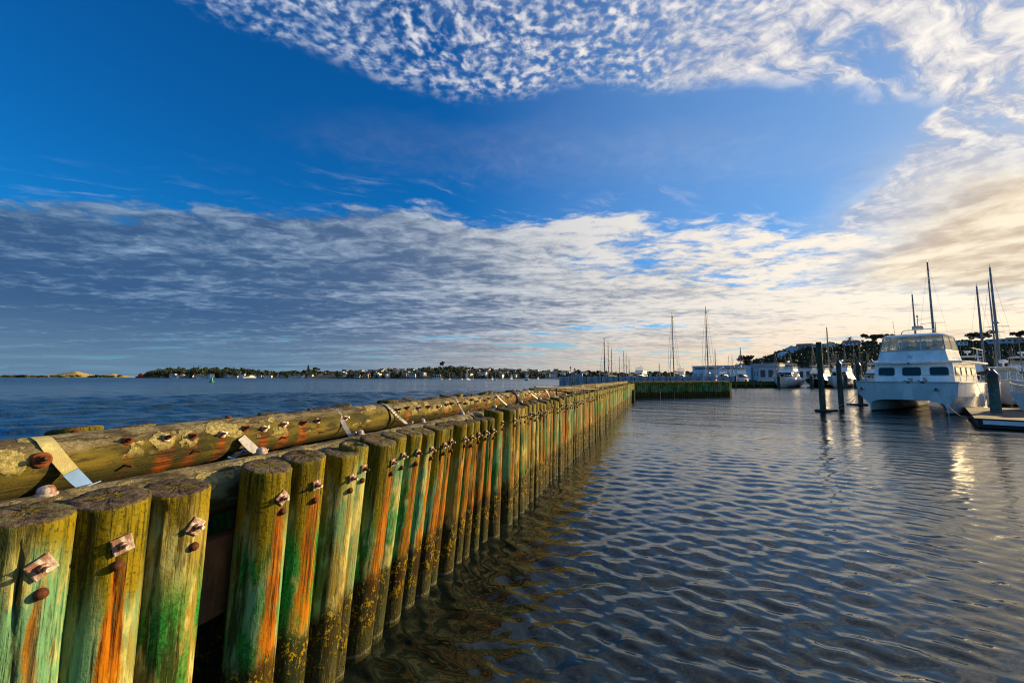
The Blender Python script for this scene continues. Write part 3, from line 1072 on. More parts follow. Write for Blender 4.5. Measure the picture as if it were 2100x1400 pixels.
# ------------------------------------------------------------ straps from log to log
def strap(label, y0, y1, width, mats, twist=0.0, start=0.0, slack=.01, thick=.004, name='metal_strap', split=None, cover=105):
    """start: 0 = over the rear log, 1 = only the stub by the front log"""
    y0, y1 = y0 - .207, y1 - .10
    r1, z1 = .150, 1.935
    r2, z2 = .165, 1.690
    f_off = -.315
    pts = []
    for a in (cover, 85, 65, 50):
        pts.append((y0, REAR + math.cos(R(a)) * (r1 + .010), z1 + math.sin(R(a)) * (r1 + .010)))
    a2 = 118
    e = (y1, f_off + math.cos(R(a2)) * (r2 + .008), z2 + math.sin(R(a2)) * (r2 + .008))
    s0 = pts[-1]
    for q in (.2, .4, .6, .8):
        pts.append((s0[0] + (e[0] - s0[0]) * q, s0[1] + (e[1] - s0[1]) * q, s0[2] + (e[2] - s0[2]) * q - slack * math.sin(q * math.pi)))
    pts.append(e)
    pts.append((y1, f_off + math.cos(R(96)) * (r2 + .008), z2 + math.sin(R(96)) * (r2 + .008)))
    if start:
        pts = pts[int(len(pts) * start):]
    w = [wall_pt(yy, off, zz) for yy, off, zz in pts]
    base = w[0].copy()
    secs = []
    for k, p in enumerate(w):
        t = (w[min(k + 1, len(w) - 1)] - w[max(k - 1, 0)]).normalized()
        sdir = Matrix.Rotation(twist * k / len(w), 3, t) @ U
        sdir = (sdir - t * sdir.dot(t)).normalized()
        nn = sdir.cross(t).normalized()
        q = p - base
        h = width / 2 * (1 if not (k == 0) else .9)
        secs.append([q - sdir * h, q + sdir * h, q + sdir * h + nn * thick, q - sdir * h + nn * thick])
    root = thing(name, label, 'strap', tuple(base), 0, 'straps tying the two log rows together')
    if split:
        MB().loft(secs[:split + 1]).build('upper_band', mats[0], root)
        MB().loft([[v + Vector((0, 0, -.003)) for v in s] for s in secs[split:]]).build('lower_band', mats[1], root)
    else:
        MB().loft(secs).build('band', mats[0], root)
        bolt = MB().lathe([(.016, 0), (.016, .008), (.009, .016), (0, .017)], 10, c=w[-1] - base + Vector((0, 0, .004)))
        bolt.build('strap_bolt', M['zinc'], root)
    return root


strap('wide algae stained strap with a blue lower end, nearest of the straps', 2.155, 2.14, .064, (M['algae_strap'], M['blue_strap']), .25, split=6)
strap('short broken grey strap end beside the third pile gap', 3.05, 3.06, .075, (M['strap'],), .2, start=.55)
strap('smooth pale grey strap crossing just before the rear log joint', 4.07, 3.98, .042, (M['strap'],), .9)
strap('thin strap bound with rusty wire just past the rear log joint', 4.82, 4.9, .030, (M['strap'],), .9)
strap('thin grey strap leading to the end of the first front log', 6.45, 6.35, .022, (M['strap'],), .8)
strap('thin pale strap first beyond the tall pair of piles', 8.05, 8.2, .020, (M['strap'],), .8)
strap('pale strap between the coiled cable and the handrail', 10.1, 10.4, .020, (M['strap'],), .8)
strap('loose curved strap nearest to the handrail post', 11.4, 11.5, .020, (M['strap'],), .8, slack=-.07)
# front log end strap
es = thing('end_strap', 'short cream strap over the end of the first front log', 'strap', tuple(wall_pt(6.15, -.315, 1.86)))
b0 = wall_pt(6.15, -.315, 1.86)
secs = []
for a in (110, 90, 70, 50, 30):
    p = wall_pt(6.17, -.315 + math.cos(R(a)) * .175, 1.69 + math.sin(R(a)) * .175) - b0
    q = wall_pt(6.17, -.315 + math.cos(R(a)) * .180, 1.69 + math.sin(R(a)) * .180) - b0
    secs.append([p - U * .016, p + U * .016, q + U * .016, q - U * .016])
MB().loft(secs).build('band', M['plate'], es)
# wire binding on the rusty strap
wb = MB()
for k in range(5):
    c = wall_pt(4.63 + .004 * k, REAR + .14 + .022 * k, 2.02 - .026 * k)
    wb.tube([c + U * (.035 * math.cos(t)) + NRM * (.012 * math.sin(t * 1.3)) + UP * (.02 * math.sin(t)) for t in [j * .6 for j in range(11)]], .003, 5)
base = wall_pt(4.63, REAR + .14, 1.95)
wb.V = [tuple(Vector(v) - base) for v in wb.V]
tag(wb.build('wire_binding', M['rust']), 'tangle of rusty wire wound round a thin strap', 'wire')
bpy.data.objects['wire_binding'].location = base
# dark coil of cable lashed over the rear log
cb = MB()
base = wall_pt(8.85, REAR, 1.94)
for k in range(4):
    pts = [wall_pt(8.8 + k * .045 + .1 * q / 9, REAR + math.cos(R(120 - q * 17)) * .175, 1.93 + math.sin(R(120 - q * 17)) * .175) - base for q in range(10)]
    cb.tube(pts, .016, 8)
cbo = cb.build('coiled_cable', M['dark_cable'])
cbo.location = base
tag(cbo, 'dark blue coiled cable lashed over the rear log', 'cable')
# blue line wound by the broken strap
rp = MB()
base = wall_pt(2.9, -.42, 1.83)
rp.tube([wall_pt(2.82 + .02 * q, -.50 + .035 * math.sin(q * 1.7), 1.80 + .03 * math.cos(q * 1.3) + .01 * q) - base for q in range(9)], .009, 8)
rpo = rp.build('plastic_line', M['blue_strap'])
rpo.location = base
tag(rpo, 'scrap of pale blue plastic line by the broken strap', 'rope')

# handrail laid along the walls
h0, h1 = at(1097, 793, 10.3), at(1226, 798.5, 17.6)
hr = thing('steel_handrail', 'thin dark steel handrail on two posts above the breakwater', 'handrail', (h0.x, h0.y, 1.85))
b0 = Vector(hr.location)
MB().tube([h0 - b0, h1 - b0], .022, 8).build('rail', M['frame'], hr)
for q in (.235, .66):
    p = h0.lerp(h1, q) - b0
    MB().tube([p, Vector((p.x, p.y, -.05))], .020, 8).build('post', M['frame'], hr)


# ------------------------------------------------------------ cross wall and the far quay wall
def pile_wall(name, label, A, B, z, spacing, lean, parts=True):
    A, B = Vector((A[0], A[1], 0)), Vector((B[0], B[1], 0))
    d = (B - A)
    L = d.length
    d.normalize()
    n = Vector((d.y, -d.x, 0))
    root = thing(name, label, 'breakwater', tuple(A))
    s = 0
    while s < L:
        k = fr.randrange(7)
        place_pile(root, A, variants[k], A + d * s + UP * (z + fr.uniform(-.06, .06)) + n * fr.uniform(-.02, .02), lean, fr.uniform(-.4, .4), n)
        s += spacing * fr.uniform(.94, 1.06)
    c = MB().tube([(0, 0, 0), (L, 0, 0)], .15, 14).build('back_log', M['front_log'], root)
    c.location = n * -.30 + UP * (z - .02)
    c.rotation_euler = (0, 0, math.atan2(d.y, d.x))
    return root, d, n, L


cw, cd_, cn_, cl_ = pile_wall('cross_breakwater', 'shaded green pile wall standing crosswise at the end of the breakwater', (13.5, 46.9), (26.9, 50.6), 1.80, .27, .01)
# its end return, running back from the corner
s = .25
while s < 4.5:
    place_pile(cw, Vector(cw.location), variants[fr.randrange(7)], Vector((26.9, 50.6, 1.78)) + cn_ * -s, 0, 0, cd_)
    s += .29
fq = thing('quay_wall', 'low mossy timber quay wall in front of the grey warehouse', 'wall', (30, 93, 0))
MB().box((16, .3, .55), (34, .3, 1.5)).build('wall_face', M['pile'], fq)
st = MB()
x = 0
while x < 33:
    st.tube([(x - .9, 0, -.4), (x - .9, 0, 1.36 + fr.uniform(-.05, .05))], .15, 8)
    x += .36
tag(st.build('pile_row', M['pile'], fq), kind='stuff')
MB().box((16, .35, 1.38), (34, .8, .12)).build('cap_beam', M['teak'], fq)
for k, (pxx, top) in enumerate(((1509, 770), (1530, 778), (1546, 780), (1560, 780))):
    p = at(pxx, 790, 91)
    h = at(pxx, top, 91).z
    t = thing('mooring_post', ['tall dark mooring post at the end of the concrete wave wall', 'short dark post first along the mossy quay wall',
              'short dark post second along the mossy quay wall', 'short dark post nearest the big white motor yacht'][k], 'post', (p.x, 91, 0))
    MB().tube([(0, 0, -.5), (0, 0, h - .2), (0, 0, h)], [.2, .19, .12], 10).build('shaft', M['marina_pile'], t)
    MB().lathe([(.22, h - .28), (.23, h - .2), (.2, h - .12)], 10).build('cap_band', M['rubber'], t)

# concrete wave wall of upright panels
cwv = thing('concrete_wave_wall', 'long grey concrete wave wall of tall panels with gaps before the yachts', 'wall', (14.5, 125, 0))
b0 = Vector(cwv.location)
edges = [(1147, 1172), (1175, 1201), (1204, 1232), (1235, 1267), (1270, 1300), (1304, 1338), (1341, 1373), (1376, 1399), (1402, 1421), (1421.5, 1442), (1444, 1467), (1471, 1506)]
for i, (e0, e1) in enumerate(edges):
    dA_ = 125 - (e0 - 1147) / 360 * 10
    dB_ = 125 - (e1 - 1147) / 360 * 10
    a, b = at(e0, 772, dA_), at(e1, 772, dB_)
    a.z = b.z = 0
    ln_ = (b - a).length
    rz = math.atan2(b.y - a.y, b.x - a.x)
    pnl = MB()
    pnl.box((ln_ / 2, 0, .95), (ln_, .35, 3.3))
    nseg_ = max(2, int(ln_ / 1.2))
    for q in range(nseg_):
        pnl.box(((q + .5) * ln_ / nseg_, -.20, 1.0), (ln_ / nseg_ - .12, .10, 3.1))
    o = pnl.build('panel', M['concrete'], cwv)
    o.location = a - b0
    o.rotation_euler = (0, 0, rz)
    if i < 8:
        c = at((e1 + edges[i + 1][0]) / 2, 772, dB_ + .4) - b0
        sp_o = MB().tube([(0, 0, -.5), (0, 0, 2.3)], .26, 10).build('support_post', M['marina_pile'], cwv)
        sp_o.location = (c.x, c.y, 0)

# ------------------------------------------------------------ boats
def frustum(mb, x0, x1, z0, z1, w0, w1, rf=0.0, rb=0.0, mi=0, fz=0.0):
    """cabin block: local x forward; rf / rb = rake of front and back; returns outward quads"""
    lo = [Vector(v) for v in ((x0, -w0, z0), (x1, -w0, z0), (x1, w0, z0), (x0, w0, z0))]
    hi = [Vector(v) for v in ((x0 + rb, -w1, z1), (x1 - rf, -w1, z1 - fz), (x1 - rf, w1, z1 - fz), (x0 + rb, w1, z1))]
    mb.add(lo + hi, [(3, 2, 1, 0), (4, 5, 6, 7), (0, 1, 5, 4), (1, 2, 6, 5), (2, 3, 7, 6), (3, 0, 4, 7)], mi)
    return dict(stbd=(lo[0], lo[1], hi[1], hi[0]), front=(lo[1], lo[2], hi[2], hi[1]), port=(lo[2], lo[3], hi[3], hi[2]), back=(lo[3], lo[0], hi[0], hi[3]))


def sub(q, u0, u1, v0, v1, lift=.012):
    a, b, c, d = q
    def f(u, v):
        return (a.lerp(b, u)).lerp(d.lerp(c, u), v)
    n = (b - a).cross(d - a).normalized() * lift
    return [f(u0, v0) + n, f(u1, v0) + n, f(u1, v1) + n, f(u0, v1) + n]


def rounded(mb, q, th, mi=0, cut=.12):
    """slab with clipped corners on quad q"""
    a, b, c, d = q
    n = (b - a).cross(d - a).normalized() * th
    pts = []
    k = .293
    for p, e1, e2 in ((a, d, b), (b, a, c), (c, b, d), (d, c, a)):
        s1 = min(cut, (e1 - p).length * .4)
        s2 = min(cut, (e2 - p).length * .4)
        u, w = (e1 - p).normalized() * s1, (e2 - p).normalized() * s2
        pts += [p + u, p + u * k + w * k, p + w]
    mb.loft([pts, [p + n for p in pts]], mi=mi)


def hull_secs(L, B, fb, draft, stern=.75, rise=.35, rake=.10, p=2.4, n=16, x0=0.0, flare=0.0):
    secs = []
    for i in range(n + 1):
        s = i / n
        b = B / 2 * (stern + (1 - stern) * math.sin(min(s / .45, 1) * math.pi / 2)) if s < .45 else B / 2 * max(.012, 1 - ((s - .45) / .55) ** 2.3)
        sh = fb * (1 + rise * max(0, s - .25) ** 1.6)
        xs = x0 - L + s * L
        sec = []
        for sgn in (1, -1):
            half = []
            for q in range(8):
                w = q / 7
                yy = b * (1 - w ** p) * (1 - flare * w * (s ** 2))
                zz = sh * (1 - w) - draft * w * (1 - .75 * s ** 6)
                xx = xs - rake * L * w * s ** 4
                half.append(Vector((xx, sgn * yy, zz)))
            sec += half if sgn == 1 else half[::-1][1:]
        secs.append(sec)
    return secs


def stays(mb, pts, r):
    for a, b in pts:
        mb.tube([a, b], r, 4, caps=False)


def sailboat(name, label, loc, rz, L=10.5, mast=14.0, hull='white', cover='canvas', group=None, mr=.085, wire=.014, spread=1, furl=False, rail=True):
    t = thing(name, label, 'sailboat', loc, rz, group)
    B, fb = L * .31, L * .10
    h = MB()
    h.loft(hull_secs(L, B, fb, .45, .72, .30, .10, x0=L / 2))
    h.build('hull', M[hull], t)
    c = MB()
    q = frustum(c, -L * .18, L * .20, fb * .98, fb + L * .05, B * .30, B * .24, L * .06, .1)
    co = c.build('cabin', M['white'], t)
    wmb = MB()
    for k in ('port', 'stbd'):
        for u in (.12, .42, .7):
            rounded(wmb, sub(q[k], u, u + .2, .3, .75), .01, cut=.05)
    wmb.build('window', M['dark_glass'], co)
    mx_ = L * .08
    mo = MB().tube([(mx_, 0, fb * .9), (mx_ - .05, 0, mast * .6), (mx_ - .18, 0, mast)], [mr, mr * .92, mr * .6], 8).build('mast', M['mast'], t)
    for k in range(spread):
        z = mast * ((k + 1) / (spread + 1)) * 1.08
        MB().tube([(mx_ - .25, -B * .28, z), (mx_ - .05, 0, z + .05), (mx_ - .25, B * .28, z)], .028, 6).build('spreader', M['mast'], mo)
    hd = MB()
    hd.tube([(mx_ - .18, 0, mast), (mx_ - .18, 0, mast + .45)], .014, 4)
    hd.tube([(mx_ - .45, 0, mast + .12), (mx_ + .1, 0, mast + .12)], .014, 4)
    hd.box((mx_ - .42, 0, mast + .2), (.14, .03, .12))
    hd.build('masthead_gear', M['mast'], mo)
    rg = MB()
    zs = mast * .5 * 1.08
    top = Vector((mx_ - .17, 0, mast * .985))
    bow, stern_ = Vector((L * .48, 0, fb * 1.25)), Vector((-L * .49, 0, fb))
    st = [(top, bow), (top, stern_)]
    for sg in (-1, 1):
        tip = Vector((mx_ - .25, sg * B * .28, zs))
        ch = Vector((mx_ - .2, sg * B * .45, fb))
        st += [(top, tip), (tip, ch), (Vector((mx_, 0, zs)), ch + Vector((.4, 0, 0)))]
    stays(rg, st, wire)
    rg.build('rigging', M['wire'], t)
    bz = fb + L * .14
    bm = MB()
    bm.tube([(mx_ - .05, 0, bz), (-L * .36, 0, bz + .05)], .06, 8)
    bo = bm.build('boom', M['mast'], t)
    if cover:
        cv = MB()
        n = 9
        pts = [(mx_ - .15 - (L * .40) * k / n, 0, bz + .18 + .05 * math.sin(k * 2.1) - .06 * k / n) for k in range(n + 1)]
        cv.tube(pts, [.30 - .19 * k / n + .02 * math.sin(k * 3) for k in range(n + 1)], 9)
        cv.build('sail_cover', M[cover], bo)
    if furl:
        MB().tube([bow + (top - bow) * q for q in (.03, .2, .5, .9)], [.06, .10, .09, .03], 7).build('furled_jib', M['sail'], t)
    if rail:
        rl = MB()
        for sg in (-1, 1):
            line = []
            for k in range(9):
                s = .10 + .88 * k / 8
                b = B / 2 * (.72 + .28 * math.sin(min(s / .45, 1) * math.pi / 2)) if s < .45 else B / 2 * max(.02, 1 - ((s - .45) / .55) ** 2.3)
                zz = fb * (1 + .30 * max(0, s - .25) ** 1.6)
                p = Vector((-L / 2 + s * L, sg * b * .95, zz))
                rl.tube([p, p + Vector((0, 0, .6))], .014, 5)
                line.append(p + Vector((0, 0, .6)))
            rl.tube(line, .012, 5)
        rl.build('guard_rail', M['steel'], t)
    return t


def motor_yacht(name, label, loc, rz, L=13, B=4.2, fb=1.35, hull='white', fly=True, glint=True, group=None, screen='dark_glass'):
    t = thing(name, label, 'motor boat', loc, rz, group)
    h = MB()
    h.loft(hull_secs(L, B, fb, .5, .88, .75, .12, 1.9, x0=L / 2, flare=.25))
    ho = h.build('hull', M[hull], t)
    bt = MB()
    bt.loft([[Vector((v.x * .992, v.y * .93, min(v.z, .12))) for v in s] for s in hull_secs(L, B, fb, .5, .88, .75, .12, 1.9, x0=L / 2, flare=.25)[:-1]])
    bt.build('waterline_stripe', M['antifoul'], ho)
    # low foredeck trunk and main house with leaning sides
    c = MB()
    frustum(c, -L * .05, L * .30, fb * .95, fb + .62, B * .34, B * .22, L * .16, 0)
    zt = fb + 1.75
    tilt = 1.75 * math.tan(R(25))
    q = frustum(c, -L * .34, L * .12, fb * .95, zt, B * .44, B * .44 - tilt, L * .11, .15)
    co = c.build('main_house', M['white'], t)
    for u0, u1 in ((.02, .49), (.51, .98)):
        w = MB()
        rounded(w, sub(q['front'], u0, u1, .42, .90), .012, cut=.08)
        w.build('windscreen', M[screen], co)
    for k, mt in (('port', 'side_glass'), ('stbd', 'dark_glass')):
        for j in range(3):
            w = MB()
            rounded(w, sub(q[k], .08 + .29 * j, .08 + .29 * j + .26, .40, .86), .012, cut=.08)
            w.build('side_window', M[mt if glint else 'dark_glass'], co)
    rf = MB()
    rf.box((-L * .15, 0, zt + .05), (L * .44, B * .62, .10))
    rf.build('roof', M['white'], t)
    top = zt + .1
    if fly:
        f = MB()
        qf = frustum(f, -L * .30, L * .02, top, top + .75, B * .33, B * .29, L * .07, 0)
        fo = f.build('flybridge', M['white'], t)
        for k in ('front', 'port', 'stbd'):
            a, b, cc, d = qf[k]
            w = MB()
            w.panel(d.lerp(cc, .02), d.lerp(cc, .98), d.lerp(cc, .95) + Vector((-.25, 0, .55)), d.lerp(cc, .05) + Vector((-.25, 0, .55)), .015)
            w.build('wind_deflector', M['clear'], fo)
        bi = MB()
        for sg in (-1, 1):
            for xx in (-L * .27, -L * .06):
                bi.tube([(xx, sg * B * .29, top + .6), (xx, sg * B * .27, top + 1.75)], .025, 6)
        bi.build('bimini_poles', M['steel'], t)
        rr = MB()
        rr.loft([[Vector((x, y_, top + 1.78 + .10 * (1 - (y_ / (B * .3)) ** 2))) for y_ in (-B * .3, -B * .15, 0, B * .15, B * .3)]
                 + [Vector((x, y_, top + 1.72)) for y_ in (B * .3, 0, -B * .3)] for x in (-L * .30, -L * .17, -L * .03)])
        rr.build('bimini', M['white'], t)
        top += 1.9
    rd = MB()
    rd.tube([(-L * .16, 0, top - .1), (-L * .16, 0, top + .35)], .06, 8)
    rd.lathe([(.0, top + .34), (.26, top + .36), (.30, top + .48), (.24, top + .62), (.0, top + .68)], 14, (-L * .16, 0, 0))
    rd.build('radar_dome', M['white'], t)
    an = MB()
    for y_ in (-.5, .55):
        an.tube([(-L * .17, y_, top - .1), (-L * .18, y_ * 1.1, top + 1.9)], .016, 5)
    an.build('antenna', M['mast'], t)
    rl = MB()
    for sg in (-1, 1):
        line = []
        for k in range(10):
            s = .38 + .61 * k / 9
            b = B / 2 * (.88 + .12 * math.sin(min(s / .45, 1) * math.pi / 2)) if s < .45 else B / 2 * max(.02, 1 - ((s - .45) / .55) ** 2.3)
            zz = fb * (1 + .75 * max(0, s - .25) ** 1.6)
            p = Vector((-L / 2 + s * L, sg * b * .95, zz))
            rl.tube([p, p + Vector((0, 0, .65))], .016, 5)
            line.append(p + Vector((0, 0, .65)))
        rl.tube(line, .018, 6)
    rl.build('bow_rail', M['steel'], t)
    return t


def heading(az):
    """rotation that points local +x to compass azimuth az (0 = away from the camera)"""
    return math.atan2(math.cos(R(az)), math.sin(R(az)))


# ---- the big catamaran
CAT_AZ = 236
cb_ = onwater(1862, 846)
cat = thing('power_catamaran', 'large white power catamaran with glazed upper bridge moored bow on', 'boat', (cb_.x, cb_.y, 0), heading(CAT_AZ))
CL, CB = 12.5, 2.85


def cat_sec(x):
    """half of the section, from sheer down over the demihull to the tunnel roof"""
    s = min(1, -x / 3.2)
    e = math.sin(s * math.pi / 2)
    Yo = CB * (.90 + .10 * e)
    kn = CB * (.86 + .12 * e)
    yk = 1.92
    wo = .03 + .66 * e                      # outward from the stem line
    wi = .03 + .62 * e
    tun = .95
    k = 0 if x > -11 else 1
    sh = 2.10 - .12 * min(1, -x / 6)
    lo = 1.16 - .06 * min(1, -x / 6)
    fr_ = max(0, .55 * (1 - s))             # forward overhang of the deck
    pts = [(fr_, Yo, sh), (fr_ * .75, kn, lo), (fr_ * .72, kn - .05, lo - .02),
           (fr_ * .3, yk + wo * .98, .5), (0, yk + wo * .9, .08), (-.15, yk + wo * .35, -.45), (-.15, yk - wi * .35, -.45),
           (0, yk - wi * .9, .08), (fr_ * .2, yk - wi - .05 * e, .38), (fr_ * .4, yk - wi - .22 * (.4 + .6 * e), .66), (fr_ * .5, yk - wi - .52, .83), (fr_ * .6, yk - wi - .9, .88), (fr_ * .62, 0, .89)]
    return [Vector((x + a, b, c)) for a, b, c in pts]


secs = []
for x in (0, -.12, -.35, -.7, -1.2, -1.8, -2.5, -3.4, -5, -7, -9, -11, -CL):
    hf = cat_sec(x)
    secs.append(hf + [Vector((v.x, -v.y, v.z)) for v in hf[::-1][1:]])
hm = MB().loft(secs)
hm.M = [1 if max(hm.V[i][2] for i in f) < .12 else 0 for f in hm.F]
hull_o = hm.build('hull', (M['white'], M['antifoul']), cat, 30)
# lower hull tone, rubbing edge, waterline
rs_ = MB()
for sg in (1, -1):
    pts = [Vector((v[0].x, sg * v[0].y, v[0].z)) for v in [cat_sec(x) for x in (0, -.35, -.7, -1.2, -1.8, -2.5, -3.4, -5, -7, -9, -11, -CL)]]
    rs_.tube([p + Vector((.02, sg * .02, -.02)) for p in pts], .035, 8)
fb0, fb1 = cat_sec(0)[0], cat_sec(0)[0]
rs_.tube([(fb0.x + .03, -fb0.y, fb0.z - .02), (fb0.x + .06, 0, fb0.z - .02), (fb0.x + .03, fb0.y, fb0.z - .02)], .035, 8)
rs_.build('rubbing_strake', M['cream'], hull_o)
ch = MB()
for sg in (1, -1):
    for x in (-1.0,):
        pts = [Vector((cat_sec(x_)[4].x, sg * (cat_sec(x_)[4].y + .02), .17)) for x_ in (0, -.35, -.7, -1.2, -1.8, -2.5, -3.4, -5, -7, -9, -11, -CL)]
        ch.tube(pts, .03, 6)
ch.build('spray_rail', M['white'], hull_o)
for sg, yy in ((1, 1.55), (-1, 2.25)):
    f = cat_sec(0)
    pf = MB().lathe([(.13, 0), (.13, .03), (.09, .045), (.085, .02)], 16, mat=Matrix.Rotation(R(90), 4, 'Y'))
    o = pf.build('hawse_fitting', M['steel'], hull_o)
    o.location = (.50, sg * yy, 1.62)
    hh = MB().lathe([(.085, .02), (.0, .022)], 14, mat=Matrix.Rotation(R(90), 4, 'Y')).build('hawse_hole', M['frame'], hull_o)
    hh.location = (.51, sg * yy, 1.62)
# lower house
DZ = 2.0
lh = MB()
q = frustum(lh, -9.4, -1.7, DZ, 3.36, 2.08, 2.00, .12, .1)
lho = lh.build('lower_house', M['white'], cat)
for u0, u1 in ((.055, .275), (.375, .615), (.72, .945)):
    w = MB()
    rounded(w, sub(q['front'], u0, u1, .36, .80, .006), .02, cut=.12)
    o = w.build('front_window', M['frame'], lho)
    w = MB()
    rounded(w, sub(q['front'], u0 + .013, u1 - .013, .39, .77, .02), .012, cut=.10)
    w.build('pane', M['dark_glass'], o)
for k in ('port', 'stbd'):
    for j in range(4):
        w = MB()
        u = .06 + .23 * j
        rounded(w, sub(q[k], u, u + .17, .36, .80, .006), .02, cut=.12)
        o = w.build('side_window', M['frame'], lho)
        w = MB()
        rounded(w, sub(q[k], u + .012, u + .158, .39, .77, .02), .012, cut=.10)
        w.build('pane', M['side_glass'] if k == 'port' else M['dark_glass'], o)
# eyebrow deck with curved edge
eb = MB()
outl = [(-10.4, -2.55), (-3.0, -2.62), (-1.75, -2.45), (-1.22, -1.6), (-1.08, 0), (-1.22, 1.6), (-1.75, 2.45), (-3.0, 2.62), (-10.4, 2.55)]
eb.loft([[Vector((x * 1.0, y_ * .985, 3.36)) for x, y_ in outl], [Vector((x, y_, 3.40)) for x, y_ in outl], [Vector((x, y_, 3.47)) for x, y_ in outl], [Vector((x - .03, y_ * .985, 3.50)) for x, y_ in outl]])
eb.build('upper_deck', M['white'], cat)
# upper bulwark and glazed bridge
ub = MB()
qb = frustum(ub, -6.0, -1.75, 3.50, 4.27, 1.86, 1.70, .22, 0)
ubo = ub.build('bridge_bulwark', M['white'], cat)
o = MB().lathe([(.12, 0), (.12, .05), (.07, .09), (.0, .1)], 14, mat=Matrix.Rotation(R(90), 4, 'Y')).build('horn', M['steel'], ubo)
o.location = (-1.86, -.05, 3.86)
lg_ = MB().lathe([(.05, 0), (.06, .05), (.0, .09)], 10, mat=Matrix.Rotation(R(90), 4, 'Y')).build('deck_light', M['frame'], ubo)
lg_.location = (-1.12, 0, 3.36)
br = MB()
tmp = MB()
qg = frustum(tmp, -6.0, -1.97, 4.27, 5.30, 1.70, 1.55, .38, .2)
gl = MB()
roofz = 5.30
for u0, u1 in ((.015, .345), (.36, .64), (.655, .985)):
    w = MB()
    rounded(w, sub(qg['front'], u0, u1, .04, .93, .0), .015, cut=.10)
    w.build('bridge_window', M['clear'], ubo)
for k in ('port', 'stbd'):
    for u0, u1 in ((.03, .5), (.52, .97)):
        w = MB()
        rounded(w, sub(qg[k], u0, u1, .04, .93, .0), .015, cut=.10)
        w.build('bridge_window', M['clear'], ubo)
fm = MB()
for k in ('front', 'port', 'stbd'):
    a, b, c, d = qg[k]
    us = (0, .352, .648, 1) if k == 'front' else (0, .51, 1)
    for u in us:
        fm.tube([a.lerp(b, u), d.lerp(c, u)], .035, 6)
    fm.tube([a, b], .035, 6)
fm.build('window_frames', M['cream'], ubo)
rf = MB()
ro = [(-6.1, -1.62), (-2.6, -1.64), (-2.22, -1.45), (-2.12, 0), (-2.22, 1.45), (-2.6, 1.64), (-6.1, 1.62)]
rf.loft([[Vector((x, y_, 5.26)) for x, y_ in ro], [Vector((x + .03, y_ * 1.01, 5.31)) for x, y_ in ro], [Vector((x, y_, 5.38)) for x, y_ in ro],
         [Vector((x - .25 if x > -4 else x + .25, y_ * .82, 5.45 + .04)) for x, y_ in ro]])
rf.build('roof', M['white'], cat)
# inside of the bridge: console, wheel seat backs, rear canvas
ins = MB()
ins.box((-2.9, 0, 4.22), (.7, 2.9, .35))
ins.box((-2.75, .2, 4.48), (.25, 1.2, .25))
ins.build('bridge_console', M['frame'], cat)
for yy in (-.85, .1, .95):
    s_ = MB()
    s_.box((-4.2, yy, 4.35), (.5, .55, .5))
    s_.box((-4.45, yy, 4.75), (.12, .55, .6))
    s_.build('helm_seat', M['cream'], cat)
MB().box((-6.05, 0, 4.75), (.04, 3.2, 1.0)).build('rear_curtain', M['clear'], cat)
# radar arch
ra = MB()
ra.tube([(-4.2, -.95, 5.42), (-4.25, -.9, 5.80), (-4.25, -.75, 5.92), (-4.25, .75, 5.92), (-4.25, .9, 5.80), (-4.2, .95, 5.42)], .035, 8)
rao = ra.build('radar_arch', M['steel'], cat)
MB().lathe([(.0, 5.93), (.30, 5.95), (.33, 6.06), (.30, 6.18), (.0, 6.22)], 18, (-4.25, 0, 0)).build('radar_dome', M['lobe'], rao)
an = MB()
an.tube([(-4.25, .02, 6.2), (-4.25, .02, 6.9)], .022, 6)
an.lathe([(.06, 6.88), (.07, 6.95), (.0, 7.02)], 8, (-4.25, .02, 0))
an.tube([(-4.3, -1.3, 5.45), (-4.4, -1.4, 6.7)], .014, 5)
an.build('antenna', M['mast'], rao)
# rails
rl = MB()
rx = [(-5.5, 2.72), (-3.2, 2.70), (-1.6, 2.62), (-.3, 2.52), (.42, 2.2)]
for sg in (1, -1):
    top = [Vector((x, sg * y_, 2.0 + .10 + .42)) for x, y_ in rx] + [Vector((.52, sg * .9, 2.52))]
    rl.tube(top, .018, 6)
    for p in top:
        rl.tube([p, (p.x, p.y, 2.02)], .015, 6)
rl.build('deck_rail', M['steel'], cat)
# anchors on their rollers
for yy in (.95, .25):
    a_ = MB()
    a_.box((.25, yy, 2.18), (.9, .16, .10))
    a_.tube([(-.3, yy, 2.26), (.75, yy, 2.15)], .035, 8)
    a_.loft([[Vector((.70, yy + s * .02, 2.14)), Vector((.62, yy + s * .26, 2.22)), Vector((.45, yy + s * .20, 2.02)), Vector((.60, yy + s * .02, 2.0))] for s in (-1, 1)])
    a_.tube([(.0, yy - .12, 2.33), (.0, yy + .12, 2.33)], .10, 10)
    a_.build('anchor', M['steel'], cat)
# wipers, deck hatch and side fenders
for yy in (-.5, .75):
    MB().tube([(-2.0, yy, 4.36), (-2.06, yy + .55, 4.62)], .016, 5).build('wiper', M['frame'], ubo)
ht = MB()
ht.box((-.75, -.9, 2.10), (.6, .6, .08), top=.92)
ht.build('deck_hatch', M['cream'], cat)
for x in (-3.2, -6.0, -8.6):
    fd = MB().lathe([(.0, .45), (.10, .52), (.13, .65), (.13, 1.15), (.10, 1.28), (.0, 1.34)], 12, (x, 2.98, 0))
    fd.tube([(x, 2.98, 1.3), (x, 2.80, 2.1)], .012, 5)
    fd.build('fender', M['white'], cat)
